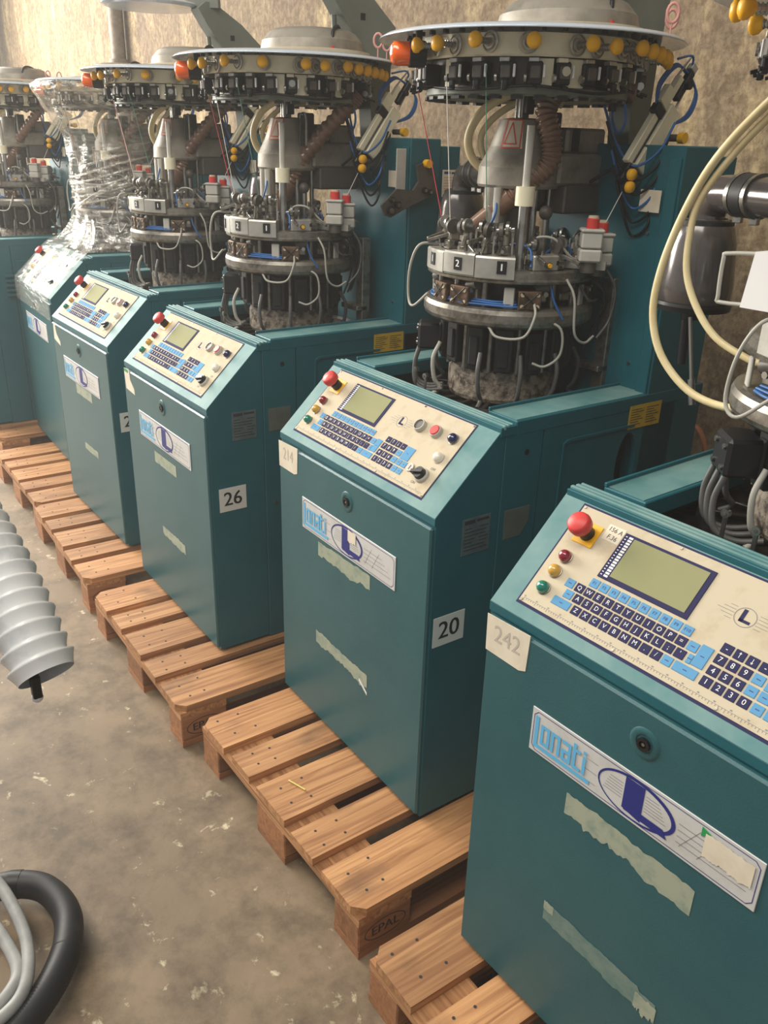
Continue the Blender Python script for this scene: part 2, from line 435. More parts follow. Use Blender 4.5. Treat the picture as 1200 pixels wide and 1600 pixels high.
# ------------------------------------------------------------------ pallets
def make_pallet():
    root = link('wooden_pallet', None)
    cw = 0.026
    meshes = {}
    xs = [0, 0.186, 0.3275, 0.514, 0.655]; ws = [0.145, 0.10, 0.145, 0.10, 0.145]
    for i, (x, wd) in enumerate(zip(xs, ws)):
        key = 'L' if i == 0 else 'R' if i == 4 else ('W' if wd > 0.12 else 'N')
        if key not in meshes:
            c = cw
            poly = [(0, 0), (wd, 0), (wd, 1.2), (0, 1.2)]
            if key == 'L': poly = [(c, 0), (wd, 0), (wd, 1.2), (c, 1.2), (0, 1.2-c), (0, c)]
            if key == 'R': poly = [(0, 0), (wd-c, 0), (wd, c), (wd, 1.2-c), (wd-c, 1.2), (0, 1.2)]
            meshes[key] = MB('wood').prism(poly, 'z', 0, 0.022).mesh('board')
        j = rnd.uniform(-0.006, 0.006)
        link('board', meshes[key], root, Matrix.Translation((x, j, 0.122)) @ Matrix.Rotation(rnd.uniform(-0.004, 0.004), 4, 'Z'))
    T90 = Matrix.Rotation(math.pi/2, 4, 'Z')
    ms = MB('wood').box(0, -0.8, 0, 0.145, 0, 0.022).mesh('stringer_board')
    for y in (0.0, 0.5275, 1.055): link('stringer_board', ms, root, Matrix.Translation((0, y, 0.1)) @ T90)
    bm_ = {0.1: MB('wood_block').box(0, 0, 0, 0.1, 0.145, 0.078, 0.003).mesh('block'), 0.145: MB('wood_block').box(0, 0, 0, 0.145, 0.145, 0.078, 0.003).mesh('block')}
    lb = {0.1: MB('wood_block').box(0, 0, 0, 0.1, 1.2, 0.022).mesh('bottom_board'), 0.145: MB('wood_block').box(0, 0, 0, 0.145, 1.2, 0.022).mesh('bottom_board')}
    for x, wd in ((0.0, 0.1), (0.3275, 0.145), (0.7, 0.1)):
        for y in (0.0, 0.5275, 1.055):
            b = link('block', bm_[wd], root, Matrix.Translation((x, y, 0.022)))
            if x == 0.7 and y == 0:
                st = MB('print_dark', Matrix(((0, 0, 1, 0.1004), (1, 0, 0, 0.073), (0, 1, 0, 0.038), (0, 0, 0, 1))))
                put_text(st, 'EPAL', 0, 0, 0, 0.036, bold=0.0008)
                n = 28
                for i in range(n):
                    a0, a1 = 2*math.pi*i/n, 2*math.pi*(i+1)/n
                    st.add([(0.055*math.cos(a0), 0.026*math.sin(a0), 0), (0.0575*math.cos(a0), 0.0285*math.sin(a0), 0), (0.0575*math.cos(a1), 0.0285*math.sin(a1), 0), (0.055*math.cos(a1), 0.026*math.sin(a1), 0)], [(0, 1, 2, 3)])
                tag(link('brand_stamp', st.mesh('brand_stamp'), b), 'burnt oval EPAL stamp')
        link('bottom_board', lb[wd], root, Matrix.Translation((x, 0, 0.0)))
    nl = MB('print_dark')
    for x, wd in zip(xs, ws):
        for y in (0.045, 0.105, 0.57, 0.63):
            for fx in (0.25, 0.72):
                px, py = x+wd*fx+rnd.uniform(-0.008, 0.008), y+rnd.uniform(-0.012, 0.012)
                nl.cyl((px, py, 0.1438), (px, py, 0.1447), 0.0036, n=6)
    tag(link('nail_heads', nl.mesh('nail_heads'), root), kind='stuff')
    return root
def copy_tree(o, parent=None, skip=()):
    c = o.copy(); COL.objects.link(c); c.parent = parent
    for ch in list(o.children):
        if ch.name.split('.')[0] in skip: continue
        copy_tree(ch, c, skip)
    return c
pal0 = make_pallet()
PALS = [((0.0, -0.45), 0.79, 'tan wooden pallet with EPAL stamp, under the machine numbered 20'),
        ((0.892, -0.473), 0.0, 'wooden pallet at the bottom edge, under the nearest machine tagged 242'),
        ((-0.885, -0.476), -0.3, 'wooden pallet under the machine numbered 26'),
        ((-1.803, -0.449), -1.3, 'wooden pallet under the machine just left of number 26'),
        ((-2.63, -0.43), 0.0, 'orange-toned wooden pallet in front of the film-wrapped machine'),
        ((-3.62, -0.36), 0.0, 'farthest wooden pallet, under the louvred machine at the left edge')]
for i, ((x, y), a, lb) in enumerate(PALS):
    o = pal0 if i == 0 else copy_tree(pal0)
    o.location = (x, y, 0); o.rotation_euler = (0, 0, R_(a))
    tag(o, lb, 'pallet', 'wooden pallets under the knitting machines')
mb = MB('straw').cyl((0, 0, 0), (0.056, 0.018, 0.001), 0.0022, n=6)
o = link('straw_piece', mb.mesh('straw_piece')); o.location = (0.355, -0.365, 0.147)
tag(o, 'thin yellow straw lying on a pallet board before machine 20', 'straw')

# ------------------------------------------------------------------ knitting machine (local: u across, v depth, z world height)
ZB = 0.144
TZ = Matrix.Translation((0, 0, -ZB))
W, ZF, ZT, DY = 0.668, 0.958, 1.129, 0.177
SL = math.hypot(DY, ZT-ZF); cs, sn = DY/SL, (ZT-ZF)/SL
PM = Matrix(((1, 0, 0, 0), (0, cs, -sn, 0), (0, sn, cs, ZF), (0, 0, 0, 1)))      # panel plane
FM = Matrix(((1, 0, 0, 0), (0, 0, -1, -0.006), (0, 1, 0, 0), (0, 0, 0, 1)))       # front (door) plane
SM = Matrix(((0, 0, 1, W), (1, 0, 0, 0), (0, 1, 0, 0), (0, 0, 0, 1)))            # right side plane
AX, AY = 0.334, 0.47
def PP(th, r, z): return (AX+r*math.cos(R_(th)), AY+r*math.sin(R_(th)), z)
def RT(th, r, z, tilt=0.0):   # frame with x = radial out, y = tangential (ccw), z up
    return Matrix.Translation(PP(th, r, z)) @ Matrix.Rotation(R_(th), 4, 'Z') @ Matrix.Rotation(tilt, 4, 'Y')
def NM(m=None, M=None): return MB(m, TZ @ M if M is not None else TZ.copy())
def part(name, mb, parent, label=None):
    o = link(name, mb.mesh(name), parent)
    if label: o['label'] = label
    return o
def ragged(mb, x0, x1, y0, y1, seed, z=0.0006, amp=0.006, skew=0.0, taper=None, n=46):
    r = random.Random(seed); top = []; bot = []
    a = b = 0
    for i in range(n+1):
        t = i/n; a = a*0.75+r.uniform(-1, 1)*amp*0.22; b = b*0.75+r.uniform(-1, 1)*amp*(0.35 if r.random() < 0.85 else 1.0)
        k = taper(t) if taper else 1.0
        x = x0+(x1-x0)*t; ym = (y0+y1)/2+skew*(t-0.5); h = (y1-y0)/2*k
        top.append((x, ym+h+a)); bot.append((x, ym-h+b))
    V = [(x, y, z) for x, y in top]+[(x, y, z) for x, y in bot]; m = n+1
    mb.add(V, [[i+1, i, m+i, m+i+1] for i in range(n)])
def plate_hole(mb, x0, y0, x1, y1, cx, cy, rx, ry, z0, z1, n=28):
    angs = sorted([2*math.pi*i/n for i in range(n)]+[math.atan2(y-cy, x-cx) % (2*math.pi) for x in (x0, x1) for y in (y0, y1)])
    inn = []; out = []
    for t in angs:
        c, s_ = math.cos(t), math.sin(t); inn.append((cx+rx*c, cy+ry*s_)); k = 1e9
        if c > 1e-9: k = min(k, (x1-cx)/c)
        if c < -1e-9: k = min(k, (x0-cx)/c)
        if s_ > 1e-9: k = min(k, (y1-cy)/s_)
        if s_ < -1e-9: k = min(k, (y0-cy)/s_)
        out.append((cx+k*c, cy+k*s_))
    m = len(angs)
    V = [(x, y, z1) for x, y in inn]+[(x, y, z1) for x, y in out]+[(x, y, z0) for x, y in inn]+[(x, y, z0) for x, y in out]
    F = []
    for i in range(m):
        j = (i+1) % m
        F += [[i, m+i, m+j, j], [2*m+i, i, j, 2*m+j], [m+i, 3*m+i, 3*m+j, m+j], [2*m+j, 3*m+j, 3*m+i, 2*m+i]]
    mb.add(V, F)

def build_console(root):
    poly = [(0.004, 0.155), (0.004, 0.94), (0, 0.942), (0, ZF), (DY, ZT), (DY+0.002, ZT), (DY+0.002, 0.155)]
    c = NM('teal').prism(poly, 'x', 0, W)
    con = part('console', c, root, 'teal sheet-metal control console')
    d = NM('teal_door').box(0.004, -0.006, 0.160, W-0.004, 0.01, 0.936, 0.004)
    part('door', d, con)
    sl = NM('teal_dusty', PM)
    for x0, y0, x1, y1 in ((0.001, 0.001, W-0.001, 0.0215), (0.001, 0.2285, W-0.001, 0.2445), (0.001, 0.0215, 0.045, 0.2285), (W-0.068, 0.0215, W-0.001, 0.2285)):
        sl.box(x0, y0, 0, x1, y1, 0.0012)
    part('slope_trim', sl, con, 'dusty lighter teal rim around the control panel')
    for k, (y0, y1) in enumerate(((0.172, 0.180), (0.186, 0.194), (0.200, 0.206))):
        part('top_rib', NM('teal_dusty').box(0.002, y0, ZT-0.005, W+0.004-k*0.004, y1, ZT+0.006-k*0.001, 0.002), con)
    part('top_cap', NM('teal').box(0.002, 0.165, ZT-0.02, W+0.002, 0.208, ZT+0.001, 0.001), con)
    lk = NM('teal_door', FM)
    T = Matrix.Translation((0.34, 0.88, 0))
    lk.lathe([(0.0265, 0.0), (0.0225, 0.003), (0.015, 0.0012)], n=24, smooth=True, T=T)
    lk.use('black').lathe([(0.011, 0.0012), (0.011, 0.006), (0.0065, 0.006), (0.0065, 0.001), (1e-5, 0.001)], n=16, T=T)
    lk.use('steel_worn').cyl((0.34, 0.88, 0.001), (0.34, 0.88, 0.0045), 0.003, n=8)
    part('door_lock', lk, con)
    # logo plate
    lp = NM('logo_plate', FM); lp.box(0.128, 0.733, 0.0, 0.547, 0.820, 0.0022, 0.0008)
    plate = part('logo_plate', lp, con, 'silver name plate with oval L emblem')
    t = NM('print_navy', FM); z = 0.0026
    def line(x0, y0, x1, y1, wd, zz=z):
        dx, dy = x1-x0, y1-y0; l = math.hypot(dx, dy); nx, ny = -dy/l*wd/2, dx/l*wd/2
        t.add([(x0+nx, y0+ny, zz), (x0-nx, y0-ny, zz), (x1-nx, y1-ny, zz), (x1+nx, y1+ny, zz)], [(0, 1, 2, 3)])
    a, b, c_, d_ = 0.1335, 0.7385, 0.5415, 0.8145
    cxl = 0.008
    for p in ((a+cxl, d_, c_-cxl, d_), (a+cxl, b, c_-cxl, b), (a, b+cxl, a, d_-cxl), (c_, b+cxl, c_, d_-cxl), (a, d_-cxl, a+cxl, d_), (c_, d_-cxl, c_-cxl, d_), (a, b+cxl, a+cxl, b), (c_, b+cxl, c_-cxl, b)):
        line(*p, 0.0012)
    n = 44; cx, cy = 0.3435, 0.7765
    for i in range(n):
        a0, a1 = 2*math.pi*i/n, 2*math.pi*(i+1)/n
        wd = lambda q: 0.0042+0.002*math.cos(q-0.6)
        t.add([((0.071-wd(q)*1.2*k)*math.cos(q)+cx, (0.0385-wd(q)*k)*math.sin(q)+cy, z+0.0002) for q, k in ((a0, 1), (a0, 0), (a1, 0), (a1, 1))], [(0, 1, 2, 3)])
    t.add([(0.322, 0.8085, z+0.0003), (0.322, 0.750, z+0.0003), (0.357, 0.744, z+0.0003), (0.357, 0.8085, z+0.0003)], [(0, 1, 2, 3)])
    t.add([(0.322, 0.7605, z+0.0005), (0.326, 0.748, z+0.0005), (0.404, 0.747, z+0.0005), (0.396, 0.7605, z+0.0005)], [(0, 1, 2, 3)])
    t.use('print_grey')
    for k in range(6):
        y = 0.765+k*0.0055; line(0.284+0.002*k, y, 0.319, y, 0.0009); line(0.360, y+0.004, 0.398-0.003*k, y+0.004, 0.0009)
    for k in range(4):
        y = 0.757+k*0.011; line(0.418, y, 0.530-0.012*k, y, 0.001)
    for k in range(3):
        y = 0.752+k*0.02; line(0.246, y, 0.270, y, 0.0008)
    for i in range(2): line(0.424+0.03*i, 0.752, 0.452+0.03*i, 0.800, 0.0008)
    # stylised word: rounded-square letter strokes in light blue
    t.use('print_blue'); zz = z+0.0004
    bz = [zz]
    def bar(x0, y0, x1, y1):
        bz[0] += 0.00006; q = bz[0]; t.add([(x0, y0, q), (x1, y0, q), (x1, y1, q), (x0, y1, q)], [(0, 1, 2, 3)])
    y0, y1, s_ = 0.757, 0.796, 0.0062
    x = 0.140
    bar(x-0.003, 0.745, x+0.005, 0.807); bar(x-0.003, 0.745, 0.258, 0.7525)                     # L and its long foot
    x = 0.1505
    bar(x, y0, x+0.020, y0+s_); bar(x, y1-s_, x+0.020, y1); bar(x, y0, x+s_, y1); bar(x+0.020-s_, y0, x+0.020, y1)   # o
    x = 0.1735
    bar(x, y0, x+s_, y1); bar(x, y1-s_, x+0.020, y1); bar(x+0.020-s_, y0, x+0.020, y1)                                # n
    x = 0.197
    bar(x, y1-s_, x+0.020, y1); bar(x+0.020-s_, y0, x+0.020, y1); bar(x, y0, x+0.020, y0+s_); bar(x, y0, x+s_, y0+0.022); bar(x, y0+0.016, x+0.020, y0+0.022)   # a
    x = 0.2205
    bar(x, y0, x+s_, y1+0.009); bar(x, y0, x+0.017, y0+s_); bar(x, y1-s_, x+0.015, y1)                                 # t
    x = 0.241
    bar(x, y0, x+s_, y1-0.004); bar(x, y1, x+s_, y1+s_)                                                                # i
    part('emblem_print', t, plate)
    # nameplate on side
    npm = NM('nameplate', SM); npm.box(0.077, 0.852, 0, 0.156, 0.938, 0.0015)
    npl = part('data_plate', npm, con, 'small grey metal data plate')
    t = NM('print_dark', SM); z = 0.0018
    t.add([(0.082, 0.925, z), (0.112, 0.925, z), (0.112, 0.934, z), (0.082, 0.934, z)], [(0, 1, 2, 3)])
    t.add([(0.116, 0.927, z), (0.150, 0.927, z), (0.150, 0.933, z), (0.116, 0.933, z)], [(0, 1, 2, 3)])
    for k in range(7):
        y = 0.913-k*0.0085
        for x0, x1 in ((0.083, 0.083+0.02+0.01*((k*3) % 4)), (0.125, 0.15-0.004*(k % 3))):
            t.add([(x0, y, z), (x1, y, z), (x1, y+0.0022, z), (x0, y+0.0022, z)], [(0, 1, 2, 3)])
    part('plate_print', t, npl)
    return con

def build_panel(root):
    p = NM('print_navy', PM); p.use('navy').box(0.045, 0.0215, 0, W-0.068, 0.2285, 0.0016)
    p.use('cream').box(0.049, 0.0265, 0.001, W-0.0715, 0.2245, 0.003)
    pan = part('control_panel', p, root, 'cream control panel with keyboard, screen and buttons')
    f = NM('navy', PM); f.box(0.148, 0.1225, 0.002, 0.315, 0.2085, 0.0046, 0.0006)
    part('screen_bezel', f, pan)
    part('screen', NM('lcd', PM).box(0.168, 0.1305, 0.003, 0.306, 0.2035, 0.0052), pan)
    lad = NM('print_white', PM)
    for k in range(15):
        y = 0.1265+k*0.0053; lad.box(0.158, y, 0.004, 0.1655, y+0.0036, 0.0049)
        lad.box(0.1515, y+0.001, 0.004, 0.1545, y+0.0026, 0.0049)
    part('scale_marks', lad, pan)['kind'] = 'stuff'
    km = {}
    def key(x, y, wd=0.0165, h=0.0150, m='navy'):
        k = (round(wd, 4), round(h, 4), m)
        if k not in km: km[k] = MB(m).box(-wd/2, -h/2, 0, wd/2, h/2, 0.0016, 0.0007).mesh('key')
        link('key', km[k], pan, TZ @ PM @ Matrix.Translation((x, y, 0.0028)))
    leg = NM('print_white', PM); st = 0.01912
    for i, ch in enumerate('QWERTYUIOP='): key(0.135+i*st, 0.0912); put_text(leg, ch, 0.135+i*st, 0.0912, 0.0047, 0.0105)
    for i, ch in enumerate("ASDFGHJKL;'"): key(0.1436+i*st, 0.0735); put_text(leg, ch, 0.1436+i*st, 0.0735, 0.0047, 0.0105)
    for i, ch in enumerate('ZXCVBNM./'): key(0.1527+i*st, 0.0553); put_text(leg, ch, 0.1527+i*st, 0.0553, 0.0047, 0.0105)
    nc = [0.3888, 0.4082, 0.4276, 0.4470]
    for row, y in (('-^v-', 0.111), ('789', 0.0926), ('456', 0.0737), ('1230', 0.0553)):
        for i, ch in enumerate(row):
            key(nc[i], y)
            if ch in '^v':
                s_ = 1 if ch == '^' else -1
                leg.add([(nc[i]-0.0004, y-0.004, 0.0047), (nc[i]+0.0004, y-0.004, 0.0047), (nc[i]+0.0004, y+0.004, 0.0047), (nc[i]-0.0004, y+0.004, 0.0047), (nc[i]-0.002, y+s_*0.002, 0.0047), (nc[i]+0.002, y+s_*0.002, 0.0047), (nc[i], y+s_*0.005, 0.0047)], [(0, 1, 2, 3), (4, 5, 6)])
            else: put_text(leg, ch, nc[i], y, 0.0047, 0.0115)
    leg.use('print_navy')
    for i in range(10): key(0.1529+i*st, 0.1095, m='skyblue'); put_text(leg, 'F%d' % (i+1), 0.1529+i*st, 0.1095, 0.0047, 0.0075)
    for x, y, wd, h in ((0.1148, 0.0915, 0.0165, 0.015), (0.1238, 0.0735, 0.0165, 0.015), (0.1215, 0.0553, 0.036, 0.015), (0.3453, 0.0915, 0.0165, 0.015),
                        (0.3650, 0.0845, 0.019, 0.035), (0.3510, 0.0735, 0.008, 0.015), (0.3244, 0.0553, 0.0165, 0.015), (0.3545, 0.0553, 0.038, 0.015),
                        (0.447, 0.0926, 0.0165, 0.015), (0.447, 0.0737, 0.0165, 0.015), (0.4735, 0.1000, 0.030, 0.0345), (0.4665, 0.0737, 0.0165, 0.015), (0.4858, 0.0737, 0.0165, 0.015), (0.4665, 0.0553, 0.0165, 0.015), (0.4858, 0.0553, 0.0165, 0.015)):
        key(x, y, wd, h, 'skyblue'); leg.box(x-0.003, y-0.0006, 0.0045, x+0.003, y+0.0006, 0.0047)
    part('key_lettering', leg, pan)['kind'] = 'stuff'
    ru = NM('print_grey', PM); ru.box(0.055, 0.0345, 0.003, 0.590, 0.0350, 0.0033)
    for k in range(107):
        x = 0.056+k*0.005; ru.box(x, 0.0345-(0.005 if k % 5 == 0 else 0.0028), 0.003, x+0.0006, 0.0345, 0.0033)
    for k in range(21): ru.box(0.0545+k*0.0255, 0.0365, 0.003, 0.0575+k*0.0255, 0.0385, 0.0033)
    part('ruler_marks', ru, pan)['kind'] = 'stuff'
    sc_ = NM('steel_worn', PM)
    for x in (0.053, 0.2437, 0.42, 0.593):
        for y in (0.0295, 0.2215): sc_.cyl((x, y, 0.0028), (x, y, 0.0044), 0.0026, n=8)
    part('panel_screws', sc_, pan)['kind'] = 'stuff'
    # emblem outline on panel
    e = NM('print_grey', PM); n = 24
    for i in range(n):
        a0, a1 = 2*math.pi*i/n, 2*math.pi*(i+1)/n
        e.add([(0.385+0.0165*k*math.cos(q), 0.1640+0.0155*k*math.sin(q), 0.0033) for q, k in ((a0, 0.93), (a0, 1), (a1, 1), (a1, 0.93))], [(0, 1, 2, 3)])
    for k in range(5):
        y = 0.1535+k*0.0052; hw = 0.044-abs(k-2)*0.008
        e.box(0.385-hw, y, 0.003, 0.385-0.0175, y+0.0007, 0.0033); e.box(0.385+0.0175, y, 0.003, 0.385+hw, y+0.0007, 0.0033)
    e.use('navy'); e.box(0.378, 0.1555, 0.003, 0.384, 0.1755, 0.0034); e.box(0.378, 0.1555, 0.003, 0.395, 0.160, 0.0034)
    part('panel_emblem', e, pan)
    # buttons
    part('stop_plate', NM('yellow', PM).box(0.0665, 0.1585, 0.003, 0.1085, 0.2005, 0.005, 0.001), pan, 'yellow square plate behind the emergency stop')
    es = NM('black', PM); T = Matrix.Translation((0.0875, 0.1795, 0))
    es.lathe([(0.0135, 0.004), (0.0135, 0.022), (0.0115, 0.022), (0.0115, 0.03)], n=24, T=T)
    es.use('red').lathe([(0.0125, 0.026), (0.0195, 0.030), (0.0205, 0.040), (0.0185, 0.047), (0.016, 0.0492), (1e-5, 0.0500)], n=28, smooth=True, T=T)
    part('emergency_stop', es, pan, 'red mushroom emergency stop')
    def lamp(x, y, m, ring='steel_worn', r=0.0112, nm='indicator_lamp'):
        l = NM(ring, PM); T = Matrix.Translation((x, y, 0))
        l.lathe([(r*1.08, 0.0028), (r*1.08, 0.005), (r*0.9, 0.0055)], n=20, T=T)
        l.use(m).lathe([(r*0.98, 0.005), (r*0.96, 0.011), (r*0.78, 0.0158), (r*0.45, 0.0186), (1e-5, 0.0195)], n=20, smooth=True, T=T)
        part(nm, l, pan)
    lamp(0.079, 0.1275, 'lamp_red'); lamp(0.078, 0.0975, 'lamp_amber'); lamp(0.078, 0.0635, 'lamp_green')
    lamp(0.567, 0.175, 'lamp_blue', r=0.0125); lamp(0.566, 0.122, 'lamp_white', 'lightgrey', r=0.0125)
    def btn(x, y, m, h):
        l = NM('lightgrey', PM); T = Matrix.Translation((x, y, 0))
        l.lathe([(0.0155, 0.0028), (0.0155, 0.012), (0.0148, 0.0145), (0.0128, 0.0145), (0.0128, 0.010)], n=24, T=T)
        l.use(m).lathe([(0.0126, 0.008), (0.0126, h-0.001), (0.0112, h), (1e-5, h)], n=24, T=T)
        part('push_button', l, pan)
    btn(0.452, 0.172, 'cast_dark', 0.012); btn(0.509, 0.174, 'red', 0.0175)
    ks = NM('steel_worn', PM); T = Matrix.Translation((0.509, 0.0745, 0))
    ks.lathe([(0.0105, 0.0028), (0.0105, 0.006), (1e-5, 0.006)], n=20, T=T); ks.box(0.4965, 0.069, 0.0028, 0.5215, 0.080, 0.0045, 0.0008)
    ks.use('black').box(0.508, 0.069, 0.0058, 0.510, 0.080, 0.0065)
    part('key_switch', ks, pan)
    rs = NM('lightgrey', PM); T = Matrix.Translation((0.558, 0.070, 0))
    rs.lathe([(0.0175, 0.0028), (0.0175, 0.010), (0.0155, 0.0125), (1e-5, 0.0125)], n=24, T=T)
    rs.use('black').lathe([(0.0145, 0.012), (0.0135, 0.022), (1e-5, 0.022)], n=24, T=T)
    rs.box(-0.019, -0.0045, 0.012, 0.015, 0.0045, 0.0275, 0.0015, T=T @ Matrix.Rotation(R_(20), 4, 'Z'))
    part('rotary_switch', rs, pan, 'black rotary switch')
    t = NM('print_dark', PM); put_text(t, 'OFF', 0.572, 0.094, 0.0033, 0.009); put_text(t, 'ON', 0.545, 0.048, 0.0033, 0.009)
    part('switch_print', t, pan)
    return pan

def build_frame(root, louvred=False):
    fr = part('inner_base', NM('oily').box(0.10, 0.18, 0.1455, 0.62, 0.70, 1.075), root, 'dark oily base between the side rails')
    # right wall
    wl = NM('teal', SM)
    if louvred: wl.box(0.295, 0.1455, -0.03, 0.85, 1.128, 0)
    else: plate_hole(wl, 0.2965, 0.1455, 0.85, 1.128, 0.588, 0.965, 0.036, 0.085, -0.012, 0)
    side = part('side_panel', wl, root)
    if not louvred:
        rc = NM('teal', SM)
        rc.prism([(0.36, 1.062), (0.375, 1.070), (0.60, 1.070), (0.60, 1.064), (0.378, 1.064), (0.364, 1.056), (0.362, 0.80), (0.356, 0.80)], 'z', 0, 0.004)
        part('pressed_edge', rc, side)
    part('front_strip', NM('teal', SM).box(0.1815, 0.1455, -0.06, 0.2945, 1.130, 0.0005, 0.002), root)
    h = NM('black', SM); h.cyl((0.248, 1.062, -0.002), (0.248, 1.062, 0.0012), 0.007, n=14); h.use('steel_worn').cyl((0.214, 0.627, 0), (0.214, 0.627, 0.004), 0.006, n=12)
    part('screw_hole', h, root)
    part('patch', NM('taupe', SM).prism([(0.197, 0.933), (0.273, 0.931), (0.272, 0.892), (0.25, 0.862), (0.199, 0.861)], 'z', 0.0005, 0.0016), root, 'blank taupe sticker')
    part('side_panel', NM('teal').box(0.045, 0.18, 0.1455, 0.075, 0.85, 1.128), root)
    for (u0, u1) in ((0.575, W+0.001), (0.045, 0.133)):
        r = NM('teal').box(u0, 0.21, 1.105, u1, 0.85, 1.138, 0.002)
        ra = part('rail', r, root)
        r = NM('teal_dusty').box(u0+0.006, 0.215, 1.136, u1-0.008, 0.84, 1.1392)
        part('rail_top', r, ra)
        li = NM('teal'); x = u0 if u0 > 0.3 else u0
        li.box(x, 0.21, 1.138, x+0.006, 0.85, 1.146, 0.001)
        part('rail_lip', li, ra)
    if not louvred:
        ys = NM('yellow_label', SM).box(0.577, 1.058, 0.0005, 0.692, 1.116, 0.0018)
        yl = part('caution_label', ys, root, 'yellow caution label')
        t = NM('print_dark', SM)
        for c in (0.583, 0.638):
            for k in range(7):
                y = 1.105-k*0.0062
                t.box(c, y, 0.0018, c+0.044-0.008*((k*5+int(c*100)) % 3), y+0.0016, 0.0021)
        part('label_print', t, yl)
    # tower
    tw = NM('teal'); tw.box(0.27, 0.66, 0.1455, W, 0.775, 1.684, 0.003); tw.box(0.30, 0.775, 0.1455, W-0.004, 0.855, 1.664, 0.002)
    tower = part('tower', tw, root, 'tall teal rear tower')
    part('tower_edge', NM('teal').box(W-0.035, 0.6535, 1.13, W-0.004, 0.661, 1.66, 0.002), tower)
    lb = NM('paper', SM).box(0.785, 1.52, 0.0, 0.857, 1.598, 0.001)
    lbl = part('service_label', lb, tower, 'white printed service sheet')
    t = NM('print_red', SM); t.use('print_navy'); t.box(0.791, 1.586, 0.001, 0.815, 1.593, 0.0013); t.box(0.82, 1.586, 0.001, 0.85, 1.591, 0.0013); t.use('pink')
    for k in range(7): t.box(0.791, 1.575-k*0.008, 0.001, 0.85-0.012*((k*2) % 3), 1.5768-k*0.008, 0.0013)
    part('label_print', t, lbl)
    part('notice_sheet', NM('paper').box(0.57, 0.6515, 1.545, 0.627, 0.6534, 1.592), tower)
    sc_ = NM('steel')
    for x, z in ((0.60, 1.50), (0.60, 1.2), (0.42, 1.25)): sc_.cyl((x, 0.661, z), (x, 0.656, z), 0.004, n=8)
    part('tower_screws', sc_, tower)
    return tower

